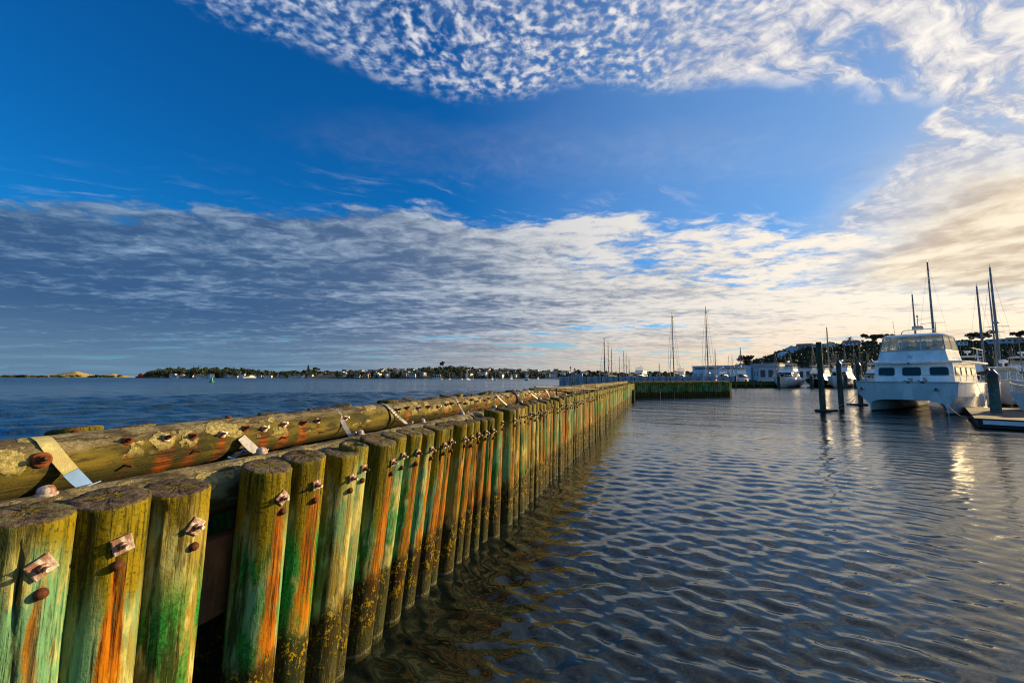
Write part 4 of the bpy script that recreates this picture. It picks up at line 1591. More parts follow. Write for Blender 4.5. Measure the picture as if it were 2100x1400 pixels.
# stern ladder and aft rail of the upper deck
ld = MB()
for yy in (2.35, 2.05):
    ld.tube([(-10.2, yy, 3.5), (-10.2, yy, 4.55)], .022, 6)
for z in (3.75, 4.0, 4.25, 4.5):
    ld.tube([(-10.2, 2.35, z), (-10.2, 2.05, z)], .018, 6)
ld.tube([(-10.2, 2.35, 4.5), (-6.2, 2.35, 4.5)], .022, 6)
ld.tube([(-8.2, 2.35, 3.5), (-8.2, 2.35, 4.5)], .018, 6)
ld.build('aft_rail', M['steel'], cat)


# ---- pilings round the catamaran
def piling(label, px_, py_base, py_top, r, cone=True, mat='marina_pile', ring=True, ringdir=0):
    b = onwater(px_, py_base)
    h = at(px_, py_top, b.y).z
    t = thing('mooring_pile', label, 'pile', (b.x, b.y, 0), 0, None)
    MB().tube([(0, 0, -1.5), (0, 0, h * .5), (0, 0, h - (.32 if cone else .05))], [r * 1.05, r, r * .96], 20).build('shaft', M[mat], t)
    if cone:
        MB().lathe([(r * 1.06, h - .45), (r * 1.10, h - .30), (r * .35, h - .03), (0, h)], 20).build('cone_cap', M['frame'], t)
    else:
        MB().lathe([(r * .96, h - .055), (r * .9, h - .01), (0, h)], 20).build('sawn_head', M['teak'], t)
    if ring:
        rg = MB()
        n = 20
        rg.tube([((r + .22) * math.cos(R(18 * k)), (r + .22) * math.sin(R(18 * k)), .06) for k in range(n + 1)], .10, 8, caps=False)
        rg.tube([(r + .1, .1, .05), (1.1 * math.cos(ringdir) + .2, 1.1 * math.sin(ringdir), .04)], .09, 8)
        rg.build('float_ring', M['rubber'], t)
    return t


p1 = piling('tall square topped dark mooring pile, leftmost of three beside the catamaran', 1688, 844, 701, .175, False, ringdir=.3)
p2 = piling('dark mooring pile in the middle of three beside the catamaran', 1726, 839, 738, .17, True, ring=False)
p3 = piling('dark mooring pile partly hidden behind the catamaran bow', 1766, 831, 742, .175, True, ringdir=2.5)
g1 = piling('thick weed green mooring pile with dark cone cap on the right', 2045, 864, 757, .215, True, 'green_pile', ringdir=.4)
g2 = piling('green mooring pile just left behind the thick one', 2034, 842, 755, .18, True, 'green_pile', ring=False)
g3 = piling('slimmer mooring pile with cone cap right behind the thick one', 2054, 822, 762, .19, True, 'green_pile', ring=False)


def sag(label, a, b, drop, r=.018, n=14, name='mooring_line'):
    a, b = Vector(a), Vector(b)
    base = a.lerp(b, .5)
    pts = [a.lerp(b, k / n) - Vector((0, 0, drop * math.sin(math.pi * k / n))) - base for k in range(n + 1)]
    o = MB().tube(pts, r, 6).build(name, M['rope'])
    o.location = base
    return tag(o, label, 'rope')


cm = Matrix.Translation(cat.location) @ Matrix.Rotation(heading(CAT_AZ), 4, 'Z')
bl_ = cm @ Vector((.56, -2.25, 1.62))
sag('upper mooring line from the catamaran bow to the leftmost dark pile', bl_, (p1.location.x + .5, p1.location.y, .22), .28)
sag('lower slack mooring line from the catamaran bow to the leftmost dark pile', bl_ + Vector((.02, 0, -.02)), (p1.location.x + .7, p1.location.y, .15), .46)
br_ = cm @ Vector((.56, 1.55, 1.62))
dk = onwater(2012, 852, .4)
sag('pale mooring line from the catamaran port bow to the pontoon', br_, (dk.x, dk.y, .42), .75)

# ---- small piles in front of the far motor boats
for k, (pxx, pt, lab) in enumerate(((1598, 769, 'thin dark pile before the bow of the big white motor yacht'), (1665, 768, 'thin dark pile before the dark hulled motor boat'),
                                    (1735, 767, 'thin dark pile before the white cabin cruiser'), (1755, 777, 'short dark pile at the right end of the far motor boats'))):
    piling(lab, pxx, 796.5, pt, .32, True, ring=False)

# ---- far motor boats, bows towards us and left
motor_yacht('motor_yacht', 'big white motor yacht with sun glare on its side', (at(1612, 790, 95).x, 95, 0), heading(229), 14.5, 4.6, 1.75)
motor_yacht('motor_yacht', 'white cabin motor boat with black hull beside the big yacht', (at(1678, 790, 97).x, 97, 0), heading(232), 13, 4.4, 1.5, 'navy')
motor_yacht('motor_yacht', 'white flybridge cruiser with tall radar between two dark piles', (at(1724, 790, 93).x, 93, 0), heading(232), 12.5, 4.4, 1.9)
motor_yacht('motor_yacht', 'white launch half hidden behind the catamaran bow rail', (at(1795, 790, 88).x, 88, 0), heading(233), 12, 4.2, 1.5)
motor_yacht('motor_yacht', 'cream motor yacht behind the concrete wave wall', (at(1310, 780, 142).x, 142, 0), heading(215), 15, 4.6, 2.0)
motor_yacht('motor_yacht', 'white cruiser under the warehouse beside the furled white sail', (at(1395, 780, 150).x, 150, 0), heading(210), 12, 4.2, 1.8)
motor_yacht('motor_yacht', 'white launch under the middle of the warehouse front', (at(1484, 780, 140).x, 140, 0), heading(205), 10, 3.6, 1.7)
motor_yacht('motor_yacht', 'white launch beside the tall post at the end of the wave wall', (at(1522, 780, 120).x, 120, 0), heading(205), 9, 3.4, 1.6)
motor_yacht('motor_yacht', 'white launch with wide windscreen behind the cone capped piles', (at(2064, 790, 37).x, 37, 0), heading(228), 9.0, 3.2, 1.5, 'cream', fly=False, screen='clear')
motor_yacht('motor_yacht', 'white pointed bow with steel rail entering from the right edge', (at(2196, 790, 24.8).x, 24.8, 0), heading(262), 9, 3.0, 1.05, fly=False)
motor_yacht('motor_yacht', 'white launch seen between the catamaran stern and the cone capped piles', (at(1992, 790, 52).x, 52, 0), heading(225), 10, 3.6, 1.4)
motor_yacht('motor_yacht', 'distant white launch right of the windscreen launch', (at(2105, 790, 55).x, 55, 0), heading(225), 11, 3.8, 1.5)


def yacht_at(label, px_, py_top, depth, L=None, az=228, cover='navy_canvas', spread=1, mr=None, furl=False, wire=None, group=None, hull='white'):
    top = at(px_, py_top, depth)
    m = top.z - .4
    L = L or min(15, max(8, m * .72))
    rz = heading(az)
    fx = L * .08
    loc = (top.x - math.sin(R(az)) * (fx - .18), depth - math.cos(R(az)) * (fx - .18), 0)
    return sailboat('sailboat', label, loc, rz, L, m, hull, cover, group, mr or max(.07, m * .0065), wire or max(.009, depth * .00012), spread, furl, depth < 70)


for a in (
    ('sailboat whose tall mast rises from behind the catamaran roof', 1901, 531, 50, None, 228, 'navy_canvas', 1, .125),
    ('sailboat with shorter mast just left of the tall one behind the catamaran', 1870, 598, 62, None, 228, 'navy_canvas', 1, .125),
    ('small sailboat with mast top just over the catamaran radar arch', 1917, 655, 75),
    ('sailboat with lighter mast right of the catamaran upper bridge', 2002, 580, 48, None, 226, None, 1, .115),
    ('sailboat with the tallest dark mast near the right edge carrying a radar', 2029, 541, 46, None, 226, 'navy_canvas', 1, .125),
    ('sailboat with slender mast close behind the tallest right hand mast', 2026, 572, 60, None, 226, None, 1, .10),
    ('sailboat with the rightmost mast by the picture edge', 2088, 686, 52, None, 226, 'navy_canvas'),
    ('sailboat with low mast left of the rightmost mast', 2070, 714, 70, None, 226),
    ('sailboat with the tall pale mast before the dark wooded hill', 1695, 668, 100, 12.5, 228, 'navy_canvas', 2, .16),
    ('sailboat with slim mast right of the warehouse end', 1589, 719, 118),
    ('sailboat with mast left of the leftmost dark mooring pile', 1665, 705, 112),
    ('sailboat with mast between the leftmost and middle dark piles', 1713, 720, 120),
    ('sailboat with mast just left of the hilltop palm', 1731, 711, 125),
    ('sailboat with sunlit mast below the hilltop palm', 1750, 708, 110),
    ('sailboat with mast above the pile by the catamaran bow', 1762, 709, 118),
    ('sailboat with mast left of the catamaran upper bridge', 1777, 722, 115),
    ('sailboat with mast touching the left side of the catamaran bridge', 1811, 690, 90),
    ('sailboat with dark mast before the left part of the warehouse', 1518, 710, 122, 11, 225, None, 1, .16),
    ('sailboat with thin far mast left of the round pine, right of the pair', 1501, 723, 150),
    ('sailboat with thin far mast left of the round pine, left of the pair', 1494, 727, 152),
    ('sailboat with short mast right of the yacht with furled white sail', 1466, 713, 135, 11, 215, None, 1, .15),
    ('big yacht with furled white sail and the tallest central mast', 1447, 626, 134, 15, 213, 'sail', 2, .20, True, .045),
    ('big yacht with tan sail cover and tall mast behind the wave wall', 1378, 637, 134, 15, 213, 'canvas', 2, .20, True, .045),
    ('dark masted yacht, tallest of the group left of the wave wall middle', 1239, 690, 138, 13, 215, 'navy_canvas', 1, .22, False, .04),
    ('yacht with mast just right of the tallest left group mast', 1247, 698, 146, 12, 215, None, 1, .17),
    ('yacht with the third mast in the left group', 1254, 711, 140, 11, 215, None, 1, .16),
    ('yacht with short lone mast in the left group', 1270, 727, 143, 10, 215, None, 1, .115),
    ('yacht with mast left of the cream motor yacht', 1279, 717, 141, 11, 215, None, 1, .15),
    ('yacht with mast above the cream motor yacht', 1284, 722, 146, 10, 215, None, 1, .115),
    ('yacht with the last and lowest mast of the left group', 1290, 731, 150, 10, 215, None, 1, .13),
    ('yacht with hull low behind the left end of the wave wall', 1352, 742, 160, 10, 215, None, 1, .13),
    ('small sailboat with mast before the hill below the gabled house', 1620, 726, 130),
    ('small sailboat with mast right of the tall pale mast', 1707, 712, 135),
):
    yt = yacht_at(*a)
    if 'carrying a radar' in a[0]:
        zr = at(2030, 664, 46).z
        rdm = MB().lathe([(0, zr), (.28, zr + .03), (.30, zr + .14), (.22, zr + .24), (0, zr + .26)], 14, (.95, 0, 0))
        rdm.tube([(.6, 0, zr), (1.1, 0, zr)], .05, 6)
        rdm.build('radar_dome', M['lobe'], yt)

# ---- pontoon, dinghy and box steps by the catamaran
pa = onwater(1999, 862, .35)
pont = thing('pontoon', 'low floating pontoon with brown boards by the cone capped piles', 'pontoon', (pa.x, pa.y, 0))
for k in range(26):
    MB().box((1.2, .22 + k * .42, .44), (2.4, .40, .05)).build('deck_board', M['teak'], pont)
MB().box((1.2, 5.6, .22), (2.2, 11.2, .36)).build('float_body', M['rubber'], pont)
MB().box((1.0, -.08, .30), (1.5, .10, .18)).build('fender_strip', M['white'], pont)
pont.rotation_euler = (0, 0, R(-46))
dn_ = onwater(2002, 838)
dg = thing('dinghy', 'small grey inflatable dinghy with outboard beside the pontoon', 'dinghy', (dn_.x, dn_.y + 1.2, 0), heading(232))
tb = MB()
tb.tube([(-1.5, .62, .28), (.6, .62, .30), (1.2, .40, .36), (1.5, 0, .42), (1.2, -.40, .36), (.6, -.62, .30), (-1.5, -.62, .28)], [.16, .21, .21, .21, .21, .21, .16], 12)
tb.build('buoyancy_tube', M['lobe'], dg)
MB().box((-.1, 0, .20), (2.6, 1.0, .08)).build('floor', M['frame'], dg)
MB().box((-1.35, 0, .38), (.06, 1.0, .40)).build('transom', M['teak'], dg)
ob = MB()
ob.box((-1.55, 0, .78), (.35, .28, .40), top=.8)
ob.tube([(-1.55, 0, .6), (-1.55, 0, -.2)], .07, 8)
ob.build('outboard', M['navy'], dg)
sag('white mooring rope from the pontoon corner towards the right', (pa.x + 1.7, pa.y - 1.3, .5), (pa.x + 3.6, pa.y - .6, 1.2), .35, .03)

# ------------------------------------------------------------ land
def px_to_tan(p):
    return (p - 1050) / FPX


class Land:
    def __init__(self, name, pts, d0, d1, d2, mat, bump=1.0, step=6, label=None):
        self.p = np.array([q[0] for q in pts], float)
        self.zc = np.array([(773 - q[1]) / FPX * d1 + CAM_H for q in pts])
        self.d0, self.d1 = d0, d1
        cols = np.arange(self.p[0], self.p[-1] + step, step)
        ds = list(np.linspace(d0, d1, 12)) + [d1 + (d2 - d1) * k for k in (.35, 1.0)]
        vs = []
        for d in ds:
            for c in cols:
                z = self.z(c, d) if d <= d1 else self.z(c, d1) * (.8 if d < d2 else 0) - (1 if d >= d2 else 0)
                z += bump * (math.sin(c * .31 + d * .05) * math.sin(d * .083 + c * .07)) * (0 if d == d0 else .5)
                vs.append((px_to_tan(c) * d, d, z if d > d0 else -.6))
        n = len(cols)
        fs = [(i * n + k, i * n + k + 1, (i + 1) * n + k + 1, (i + 1) * n + k) for i in range(len(ds) - 1) for k in range(n - 1)]
        o = MB().add(vs, fs).build(name, mat, None, 60)
        tag(o, label, None, None, 'structure')

    def z(self, p, d):
        zc = float(np.interp(p, self.p, self.zc))
        s = min(1, max(0, (d - self.d0) / (self.d1 - self.d0)))
        return .4 + (zc - .4) * (s ** .8)


gold = Land('golden_hills', [(-260, 771), (-100, 770), (0, 770.5), (35, 769), (60, 769), (90, 770), (115, 767.5), (140, 763.5), (158, 761), (172, 764), (186, 767.5), (205, 770),
                             (222, 767.5), (235, 766), (250, 769), (268, 771.5), (290, 774)], 2500, 3100, 3600, M['gold'], 3, 4, 'far golden grassy hills across the harbour')
head = Land('headland', [(296, 774), (310, 768), (340, 766), (420, 764), (500, 765), (560, 768), (600, 767), (640, 764), (700, 766), (760, 766)],
            1000, 1250, 1400, M['hill'], 1, 6, 'far wooded headland')
town = Land('town_hill', [(640, 772), (690, 766), (740, 763), (800, 761), (860, 760), (905, 755.5), (940, 757), (980, 760), (1030, 761), (1080, 763), (1140, 764), (1190, 764), (1260, 768), (1340, 768), (1430, 767), (1520, 768)],
            600, 860, 1000, M['hill'], 1.2, 6, 'far built up hillside across the water')
hill = Land('wooded_hill', [(1475, 770), (1500, 763), (1530, 752), (1560, 744), (1590, 734), (1615, 725), (1650, 718), (1700, 712), (1760, 709), (1800, 708), (1900, 708), (2000, 707), (2100, 703), (2250, 700), (2600, 690), (3200, 700)],
            235, 390, 520, M['hill'], 1.0, 8, 'dark wooded hill above the marina')
gm = MB()
gm.add([(42, 168, 1.2), (900, 168, 1.2), (1100, 620, 1.2), (60, 620, 1.2), (42, 168, -1), (900, 168, -1), (1100, 620, -1), (60, 620, -1)],
       [(0, 1, 2, 3), (0, 4, 5, 1), (3, 2, 6, 7), (0, 3, 7, 4), (1, 5, 6, 2)])
tag(gm.build('quay_ground', M['ground']), 'paved quay behind the marina berths', None, None, 'structure')


def leaf_cloud(rs, centre, rad, n, size):
    """n leaf sized quads spread through an ellipsoid, denser at the skin"""
    d = rs.randn(n, 3)
    d /= np.linalg.norm(d, axis=1)[:, None]
    r = rs.uniform(.35, 1.0, n) ** .6
    c = np.array(centre) + d * r[:, None] * np.array(rad) * rs.uniform(.85, 1.1, (n, 1))
    a = rs.randn(n, 3)
    a /= np.linalg.norm(a, axis=1)[:, None]
    b = np.cross(a, rs.randn(n, 3))
    b /= np.linalg.norm(b, axis=1)[:, None] + 1e-9
    s = size * rs.uniform(.5, 1.1, (n, 1))
    return np.stack([c - a * s - b * s * .7, c + a * s - b * s * .5, c + a * s * .8 + b * s * .7, c - a * s * .7 + b * s], 1).reshape(-1, 3)


def quads(vs):
    n = len(vs) // 4
    me = bpy.data.meshes.new('leaves')
    me.vertices.add(len(vs))
    me.vertices.foreach_set('co', vs.astype(np.float32).ravel())
    me.loops.add(n * 4)
    me.loops.foreach_set('vertex_index', np.arange(n * 4, dtype=np.int32))
    me.polygons.add(n)
    me.polygons.foreach_set('loop_start', np.arange(0, n * 4, 4, dtype=np.int32))
    me.update(calc_edges=True)
    return me


def wood(name, label, spots, mat, leaf_px, nleaf):
    """a mass of far trees that nobody could count: spots = (x, y, z, height, radius)"""
    rs = np.random.RandomState(len(spots))
    out = []
    for x, y, z, h, r in spots:
        lob = rs.randint(3, 6)
        for k in range(lob):
            cx = x + rs.uniform(-.6, .6) * r
            cy = y + rs.uniform(-.6, .6) * r
            cz = z + h * rs.uniform(.40, .80)
            out.append(leaf_cloud(rs, (cx, cy, cz), (r * rs.uniform(.4, .75), r * rs.uniform(.4, .75), h * rs.uniform(.18, .34)), nleaf, leaf_px * y / FPX))
        out.append(leaf_cloud(rs, (x, y, z + h * .25), (r * .8, r * .8, h * .28), nleaf, leaf_px * y / FPX))
    me = quads(np.concatenate(out))
    me.materials.append(mat)
    return tag(link(name, me), label, None, None, 'stuff')


tr = random.Random(5)
sp = []
for _ in range(300):
    p = tr.uniform(300, 770)
    f = tr.random()
    d = 1010 + 240 * f
    env = float(np.interp(p, [300, 312, 340, 420, 500, 560, 590, 640, 700, 770], [10, 19, 21, 23, 20, 16, 14, 15, 9, 7]))
    sp.append((px_to_tan(p) * d, d, head.z(p, d) - 1, env * tr.uniform(.55, 1.0) * d / FPX * (1 - .45 * f), tr.uniform(5, 10)))
wood('headland_wood', 'dark far trees covering the headland', sp, M['leaf2'], 1.3, 26)
sp = []
for _ in range(420):
    p = tr.uniform(690, 1500)
    d = 605 + 250 * tr.random() ** 1.3
    big_ = 1.5 if 865 < p < 960 else 1.0
    sp.append((px_to_tan(p) * d, d, town.z(p, d) - .6, tr.uniform(4, 9) * big_, tr.uniform(3, 6.5) * big_))
wood('town_wood', 'dark far trees between the houses of the town hillside', sp, M['leaf2'], 1.3, 22)
sp = []
for _ in range(1250):
    p = tr.uniform(1480, 2300)
    d = 236 + 156 * tr.random()
    sp.append((px_to_tan(p) * d, d, hill.z(p, d) - .8, tr.uniform(3, 6), tr.uniform(4, 7.5)))
wood('hill_wood', 'dense dark scrub and trees on the marina hill', sp, M['leaf'], 2.4, 30)
sp = []
for _ in range(60):
    p = tr.uniform(-60, 262)
    d = 2510 + 60 * tr.random()
    sp.append((px_to_tan(p) * d, d, 2, tr.uniform(5, 16), tr.uniform(10, 26)))
wood('far_shore_scrub', 'thin line of far scrub below the golden hills', sp, M['leaf2'], 1.2, 14)


# ---- trees that stand out
def tree(name, label, loc, h, lobes, leafsize, n, mat='leaf', lean=0.0):
    rs = np.random.RandomState(int(abs(loc[0]) * 7) % 9999)
    t = thing(name, label, 'tree', tuple(loc))
    tk = MB()
    fork = h * .45
    tk.tube([(0, 0, -2), (lean * .3, 0, fork * .5), (lean * .6, 0, fork)], [h * .035, h * .028, h * .022], 9)
    cl = []
    for lx_, ly_, lz_, rx_, rz_ in lobes:
        tk.tube([(lean * .6, 0, fork), (lx_ * .5 * h, ly_ * .5 * h, (fork + lz_ * h) / 2 + .03 * h), (lx_ * h, ly_ * h, lz_ * h)], [h * .018, h * .012, h * .005], 6)
        cl.append(leaf_cloud(rs, (lx_ * h, ly_ * h, lz_ * h), (rx_ * h, rx_ * h, rz_ * h), n, leafsize))
    tk.build('trunk', M['bark'], t)
    me = quads(np.concatenate(cl))
    me.materials.append(M[mat])
    link('crown', me, t)
    return t


def spot(land, p, d):
    return Vector((px_to_tan(p) * d, d, land.z(p, d)))


def lobes_round(seed, n, w, z0, z1, r):
    q = random.Random(seed)
    return [(q.uniform(-w, w), q.uniform(-w, w), q.uniform(z0, z1), r * q.uniform(.7, 1.2), r * q.uniform(.45, .7)) for _ in range(n)]


tree('round_pine', 'lone dark round headed pine left of the hill above the warehouse', spot(hill, 1531, 290) - Vector((0, 0, 1)), 13.5, lobes_round(1, 10, .26, .55, .92, .17), .55, 90)
tree('spreading_tree', 'wide dark spreading tree on the hilltop left of the catamaran bridge', spot(hill, 1795, 380), 12.5, lobes_round(2, 11, .55, .55, .92, .20), .6, 90)
tree('spreading_tree', 'small dark tree joined to the right of the wide hilltop tree', spot(hill, 1822, 384), 11, lobes_round(3, 8, .45, .6, .95, .2), .6, 80)
tree('spreading_tree', 'broad umbrella shaped tree on the right hilltop behind the tallest masts', spot(hill, 2020, 370), 15, lobes_round(4, 12, .62, .55, .85, .19), .65, 90)
tree('spreading_tree', 'dark tree at the right end of the hilltop beyond the rightmost mast', spot(hill, 2096, 372), 13, lobes_round(6, 9, .4, .55, .9, .2), .65, 80)
tree('spreading_tree', 'low tree on the hilltop right of the tall palm', spot(hill, 1762, 384), 6, lobes_round(7, 7, .4, .5, .9, .22), .5, 60)
tree('round_tree', 'rounded tree standing highest on the far town hillside', spot(town, 908, 845), 15, lobes_round(8, 9, .35, .55, .95, .22), 1.0, 60, 'leaf2')
tree('round_tree', 'flat topped tree beside the pointed conifer on the far headland', spot(head, 650, 1245), 18, lobes_round(9, 8, .4, .6, .9, .22), 1.5, 50, 'leaf2')


def palm(label, loc, h, fr_len, n=22, name='palm_tree'):
    t = thing(name, label, 'tree', tuple(loc))
    MB().tube([(0, 0, -1.5), (.1, 0, h * .5), (0, 0, h)], [h * .05, h * .04, h * .045], 9).build('trunk', M['bark'], t)
    f = MB()
    q = random.Random(int(h * 10))
    for k in range(n):
        a = 6.283 * k / n + q.uniform(-.1, .1)
        el = q.choice((1.1, .7, .25, -.1, -.5))
        dr = Vector((math.cos(a) * math.cos(el), math.sin(a) * math.cos(el), math.sin(el)))
        sdw = Vector((-math.sin(a), math.cos(a), 0)) * fr_len * .10
        prev = None
        for j in range(6):
            s = j / 5
            p = Vector((0, 0, h)) + dr * fr_len * s - Vector((0, 0, fr_len * .55 * s * s))
            w = sdw * (math.sin(math.pi * min(1, s * .9 + .12)) + .05)
            if prev:
                f.add([prev[0] - prev[1], prev[0] + Vector((0, 0, .05)), p + Vector((0, 0, .05)), p - w], [(0, 1, 2, 3)])
                f.add([prev[0] + prev[1], prev[0] + Vector((0, 0, .05)), p + Vector((0, 0, .05)), p + w], [(0, 1, 2, 3)])
            prev = (p, w)
    f.build('fronds', M['leaf'], t)
    return t


palm('tall feathery palm on the hilltop against the pale sky', spot(hill, 1746, 380), 7.8, 5.0)
palm('thin far palm, left of the pair above the concrete wave wall', spot(town, 1170, 700), 13.5, 3.6)
palm('bushy far palm, right of the pair above the concrete wave wall', spot(town, 1178, 690), 11, 3.8)
nf = spot(head, 633, 1240)
t = thing('norfolk_pine', 'tall pointed conifer on the far headland', 'tree', tuple(nf))
MB().tube([(0, 0, -2), (0, 0, 24)], [.7, .1], 8).build('trunk', M['bark'], t)
rs = np.random.RandomState(3)
me = quads(np.concatenate([leaf_cloud(rs, (0, 0, 4 + k * 2.1), (5.4 - k * .5, 5.4 - k * .5, .7), 40, 1.3) for k in range(10)]))
me.materials.append(M['leaf2'])
link('crown', me, t)


# ---- houses
def house(name, label, loc, rz, w, d, h, wall_m, roof_m, gable=True, group=None, rows=1, cols=3, balcony=False):
    t = thing(name, label, 'house', tuple(loc), rz, group)
    b = MB()
    b.box((0, 0, h / 2 - 1), (w, d, h + 2))
    if gable:
        b.prism([(-d / 2, h), (d / 2, h), (0, h + d * .28)], 'x', -w / 2, w / 2)
    b.build('walls', M[wall_m], t)
    r_ = MB()
    if gable:
        for s in (-1, 1):
            r_.panel((-w / 2 - .4, s * (d / 2 + .5), h - .25), (w / 2 + .4, s * (d / 2 + .5), h - .25), (w / 2 + .4, 0, h + d * .28 + .05), (-w / 2 - .4, 0, h + d * .28 + .05), .2 if s < 0 else -.2)
    else:
        r_.box((0, 0, h + .12), (w + .6, d + .6, .3))
    r_.build('roof', M[roof_m], t)
    for i in range(rows):
        for k in range(cols):
            xx = -w / 2 + w * (k + .5) / cols
            zz = h * (i + .5) / rows
            o = MB().box((xx, -d / 2 - .02, zz), (w / cols * .62, .08, h / rows * .55)).build('window', M['pane'], t)
    for k in range(2):
        MB().box((-w / 2 - .02, -d / 4 + k * d / 2, h * .5), (.08, d * .2, h * .4)).build('side_window', M['pane'], t)
    if balcony:
        bo = MB()
        bo.box((0, -d / 2 - .8, h * .48), (w, 1.6, .2))
        for k in range(5):
            bo.tube([(-w / 2 + w * k / 4, -d / 2 - 1.5, h * .48), (-w / 2 + w * k / 4, -d / 2 - 1.5, h * .48 + 1)], .06, 4)
        bo.tube([(-w / 2, -d / 2 - 1.5, h * .48 + 1), (w / 2, -d / 2 - 1.5, h * .48 + 1)], .06, 4)
        bo.build('balcony', M['wall_white'], t)
    return t


# houses on the marina hill
for lab, p, d, w, dp, h, wm, rm, gb, rz in (
    ('large gabled villa with brown roof at the left end of the hilltop', 1626, 352, 12, 8, 5.0, 'wall_grey', 'terracotta', True, .9),
    ('wide pale villa with many windows right of the large gabled one', 1652, 356, 11, 7, 5.2, 'wall_white', 'terracotta', True, -.5),
    ('low flat roofed house on the hilltop behind the leftmost dark pile', 1680, 366, 8, 7, 4.6, 'wall_grey', 'roofing', False, -.5),
    ('pale house with dark roof left of the tall palm', 1706, 362, 9, 7, 4.0, 'wall_cream', 'roofing', True, .8),
    ('long flat roofed house under the tall palm', 1748, 362, 11, 7, 4.4, 'wall_white', 'roofing', True, -.4),
    ('pale blue grey house on the hill right of the catamaran bridge', 1968, 350, 10, 8, 5.2, 'wall_white', 'grey_roof', False, -.7),
    ('grey block of flats on the hill between the right hand masts', 2052, 352, 14, 9, 6.5, 'wall_grey', 'grey_roof', False, -.7),
    ('grey house at the far right of the hilltop', 2085, 356, 9, 8, 5, 'wall_tan', 'roofing', True, -.6),
    ('small white house low on the slope left of the catamaran', 1607, 345, 7, 6, 3.2, 'wall_white', 'grey_roof', True, .6),
):
    b = spot(hill, p, d)
    house('hill_house', lab, b + Vector((0, 0, 1.0)), rz, w, dp, h, wm, rm, gb, None, 2, 4, True)

# houses across the water, copies of a few kinds
kinds = []
for i, (wm, rm, gb, rows) in enumerate((('wall_white', 'roofing', True, 1), ('wall_white', 'grey_roof', False, 2), ('wall_cream', 'terracotta', True, 1), ('wall_grey', 'roofing', False, 2), ('wall_tan', 'terracotta', True, 2), ('wall_cream', 'grey_roof', False, 1))):
    kinds.append((wm, rm, gb, rows))
LAB = {('wall_white', 'roofing'): 'white gabled house with dark roof', ('wall_white', 'grey_roof'): 'white flat roofed house', ('wall_cream', 'terracotta'): 'cream gabled house with brown roof',
       ('wall_grey', 'roofing'): 'grey flat roofed house', ('wall_tan', 'terracotta'): 'tan gabled house with brown roof', ('wall_cream', 'grey_roof'): 'cream flat roofed house'}
protos = {}
LIST = {}


def far_house(land, p, d, where, group, sc, k, rz):
    key = (k, group)
    wm, rm, gb, rows = kinds[k]
    loc = spot(land, p, d)
    if key not in protos:
        o = house('far_house', LAB[(wm, rm)] + ' ' + where, loc, rz, 10, 8, 4.2 if rows == 1 else 6.2, wm, rm, gb, group, rows, 3)
        o.scale = (sc,) * 3
        protos[key] = o
    else:
        o = copy_tree(protos[key], None, tuple(loc), rz, sc)
    LIST.setdefault((group, k), []).append((p, o, LAB[(wm, rm)] + ' ' + where))


hr_ = random.Random(21)
for i in range(34):
    p = 336 + (745 - 336) * (i + hr_.uniform(.1, .9)) / 34
    far_house(head, p, 1008 + hr_.random() ** 2 * 40, 'on the headland shore', 'houses along the headland shore', hr_.uniform(.8, 1.35), hr_.choice((0, 1, 2, 5, 0, 2)), hr_.uniform(-.6, .6))
for i in range(16):
    p = hr_.uniform(590, 760)
    far_house(head, p, 1110 + hr_.random() * 100, 'high on the headland', 'houses high on the headland', hr_.uniform(.8, 1.2), hr_.choice((0, 1, 3)), hr_.uniform(-.6, .6))
zones = [(700, 800, 26, 'at the left town end', 'houses at the left end of the town'),
         (800, 870, 20, 'left of the wooded knoll', 'houses left of the wooded knoll'),
         (955, 1030, 26, 'behind the moored sailboats', 'houses behind the moored sailboats'),
         (1030, 1110, 32, 'right of the moored sailboats', 'houses right of the moored sailboats'),
         (1110, 1200, 32, 'above the wave wall end', 'houses above the wave wall end'),
         (1300, 1480, 14, 'behind the marina masts', 'far houses behind the marina masts')]
for a, b, n, where, grp in zones:
    for i in range(n):
        p = a + (b - a) * (i + hr_.uniform(0, 1)) / n
        d = 612 + 225 * hr_.random() ** 1.2
        far_house(town, p, d, where, grp, hr_.uniform(.62, 1.0), hr_.choice((0, 1, 1, 2, 3, 1, 4, 5)), hr_.uniform(-.5, .5))
ORD = ('first', 'second', 'third', 'fourth', 'fifth', 'sixth', 'seventh', 'eighth', 'ninth', 'tenth', 'eleventh', 'twelfth', 'thirteenth', 'fourteenth', 'fifteenth', 'sixteenth')
for key, lst in LIST.items():
    lst.sort(key=lambda q: q[0])
    for n_, (p_, o, lab) in enumerate(lst):
        o['label'] = lab if len(lst) == 1 else lab + ', ' + ORD[n_] + ' from left'
# the boathouse standing at the water and the bright terrace
bh = spot(town, 896, 606)
house('boathouse', 'pale two storey boathouse at the water left of the moored sailboats', (bh.x, bh.y, .5), .1, 11, 7, 5.4, 'wall_white', 'grey_roof', False, None, 1, 4)
bh = spot(town, 775, 760)
house('terrace_house', 'long sunlit white terrace high on the far town hillside', bh, -.2, 20, 8, 6, 'wall_white', 'grey_roof', False, None, 2, 6)
sw = MB()
pts0 = [at(p, 778, 597) for p in (700, 760, 830, 870)]
for a, b in zip(pts0[:-1], pts0[1:]):
    a.z = b.z = 0
    sw.panel((a.x, a.y, -.5), (b.x, b.y, -.5), (b.x, b.y, 1.3), (a.x, a.y, 1.3), .8)
tag(sw.build('sea_wall', M['roofing']), 'dark low sea wall along the far town waterfront', 'wall')

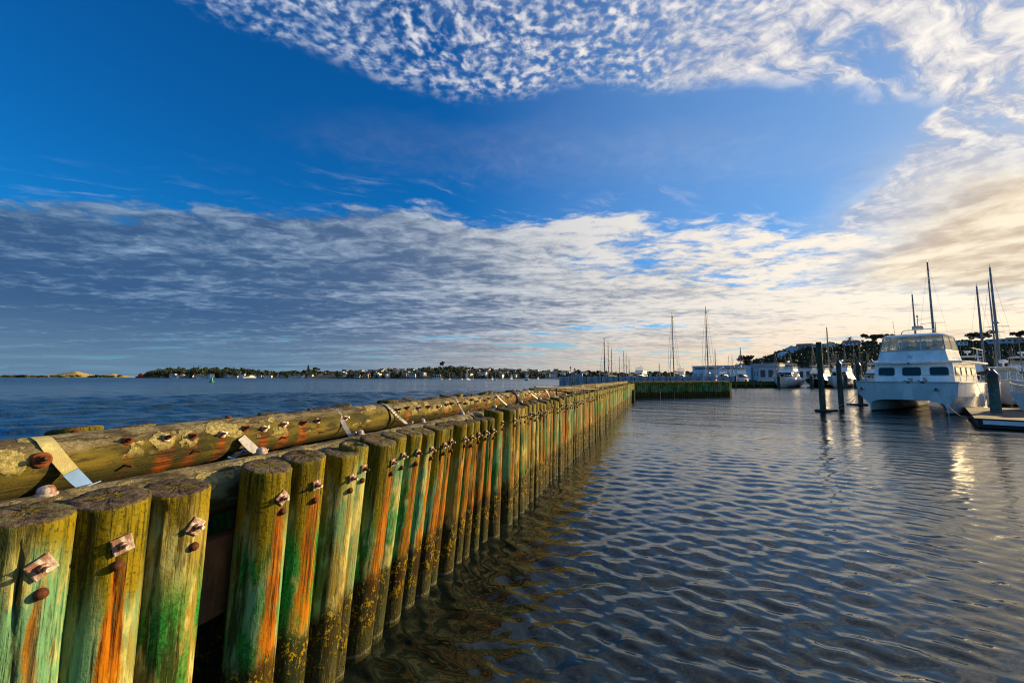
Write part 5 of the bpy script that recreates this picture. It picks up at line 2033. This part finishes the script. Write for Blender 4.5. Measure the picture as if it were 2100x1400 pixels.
# ---- warehouse
wa = at(1421, 785, 196)
wb_ = at(1600, 785, 172)
rz = math.atan2(wb_.y - wa.y, wb_.x - wa.x)
Lw = (Vector((wb_.x, wb_.y)) - Vector((wa.x, wa.y))).length
wh = thing('warehouse', 'long blue grey clad warehouse with dark window strips below the hill', 'building', (wa.x, wa.y, 1.2), rz)
sp_ = Lw * .70
MB().box((sp_ / 2, 6, 3.1), (sp_, 12, 6.2)).build('clad_wing', M['ware'], wh)
MB().box((sp_ + (Lw - sp_) / 2, 6.5, 3.4), (Lw - sp_, 12, 6.8)).build('rendered_wing', M['ware2'], wh)
MB().box((sp_ / 2, 6, 6.3), (sp_ + .6, 12.6, .3)).build('roof', M['grey_roof'], wh)
MB().box((sp_ + (Lw - sp_) / 2, 6.5, 6.95), (Lw - sp_ + .4, 12.4, .3)).build('roof', M['ware2'], wh)
for x0, x1 in ((.04, .46), (.53, .92)):
    n = 8
    for k in range(n):
        xa = sp_ * (x0 + (x1 - x0) * k / n)
        xb = sp_ * (x0 + (x1 - x0) * (k + 1) / n)
        MB().box(((xa + xb) / 2, -.04, 5.2), (xb - xa - .12, .12, .75)).build('window', M['pane'], wh)
for k in range(4):
    MB().box((sp_ * .05 + k * sp_ * .11, -.04, 1.6), (sp_ * .07, .12, 2.6)).build('roller_door', M['grey_roof'], wh)
for k in range(6):
    MB().box((sp_ + 1.6 + k * 2.0, -.05, 2.4), (1.3, .12, 3.4)).build('tall_window', M['pane'], wh)
MB().box((sp_ + (Lw - sp_) / 2, -.9, 4.9), (Lw - sp_, 2.0, .25)).build('canopy', M['ware2'], wh)
for k in range(3):
    p = at((1592, 1652, 1700)[k], 785, 166)
    house('marina_shed', ['low grey marina shed right of the warehouse', 'low pale marina shed behind the black hulled boat', 'low marina shed behind the flybridge cruiser'][k],
          (p.x, p.y, 1.2), -.3, 14, 8, (5.2, 4.6, 4.8)[k], ('wall_grey', 'wall_white', 'wall_grey')[k], ('grey_roof', 'grey_roof', 'roofing')[k], False, None, 1, 5)

# ---- moored boats across the water
first = None
for p, top, d, lab in ((905.7, 768, 420, 'small moored sailboat left of the wooded knoll'), (922, 764, 400, 'moored sailboat with thin mast, first right of the boathouse'),
                       (947, 759, 380, 'moored sailboat left of the tallest moored one'), (958, 755, 340, 'moored white sailboat with the tallest mast across the water'),
                       (971, 770, 420, 'small moored sailboat right of the tallest moored one'), (999, 763, 370, 'moored sailboat in the middle of the far mooring'),
                       (1016, 760, 330, 'moored white sailboat second tallest across the water'), (1029, 765, 370, 'moored sailboat, rightmost of the far mooring')):
    m = at(p, top, d).z
    b = at(p, 778, d)
    sailboat('moored_sailboat', lab, (b.x, b.y, 0), heading(tr.uniform(140, 220)), m * .72, m - .3, 'white', None, 'sailboats moored across the water', .13, .03, 1, False, False)
for p, d, lab, L in ((1009, 350, 'small white launch moored left of the second tallest sailboat', 7), (1048, 420, 'small white launch moored right of the far sailboats', 8),
                     (1081, 300, 'small white motor boat nearest the concrete wave wall', 8), (1103, 400, 'tiny white launch by the far shore above the handrail', 7), (510, 800, 'white boat moored off the far headland', 26)):
    b = at(p, 778, d)
    motor_yacht('moored_launch', lab, (b.x, b.y, 0), heading(tr.uniform(150, 210)), L, L * .32, L * .1, 'white', L > 7, False, None)

# ---- red ship and green buoy
b = at(294, 776, 1150)
rsx = thing('red_ship', 'small red ship lying off the far headland', 'ship', (b.x, b.y, 0), heading(95))
MB().loft(hull_secs(42, 9, 5.0, 1.0, .85, .5, .06, 3.0, x0=21)).build('hull', M['red'], rsx)
MB().box((-7, 0, 7.4), (13, 7, 5)).box((-6, 0, 10.8), (8, 6, 2.6)).build('deckhouse', M['red'], rsx)
for k in range(4):
    MB().box((-10.5 + k * 2.6, 0, 11.1), (1.6, 6.1, 1.0)).build('window', M['pane'], rsx)
MB().tube([(-10, 0, 12), (-10, 0, 15)], [1.0, .8], 10).build('funnel', M['roofing'], rsx)
MB().tube([(8, 0, 5), (8, 0, 14)], .25, 6).tube([(8, 0, 13), (15, 0, 8)], .18, 6).build('crane', M['red'], rsx)
b = onwater(434, 783.5)
by = thing('channel_buoy', 'green conical channel buoy floating on the open harbour', 'buoy', (b.x, b.y, 0))
MB().lathe([(.0, -.5), (1.0, -.4), (1.15, .15), (1.0, .45), (.55, .55)], 18).build('float_body', M['green'], by)
tw = MB()
for k in range(4):
    a = R(45 + 90 * k)
    tw.tube([(.55 * math.cos(a), .55 * math.sin(a), .5), (.28 * math.cos(a), .28 * math.sin(a), 2.0)], .07, 6)
tw.lathe([(.50, .55), (.46, 1.5), (.36, 1.9)], 14)
tw.build('tower', M['green'], by)
MB().lathe([(.34, 2.0), (.0, 2.75)], 14).build('top_cone', M['green'], by)
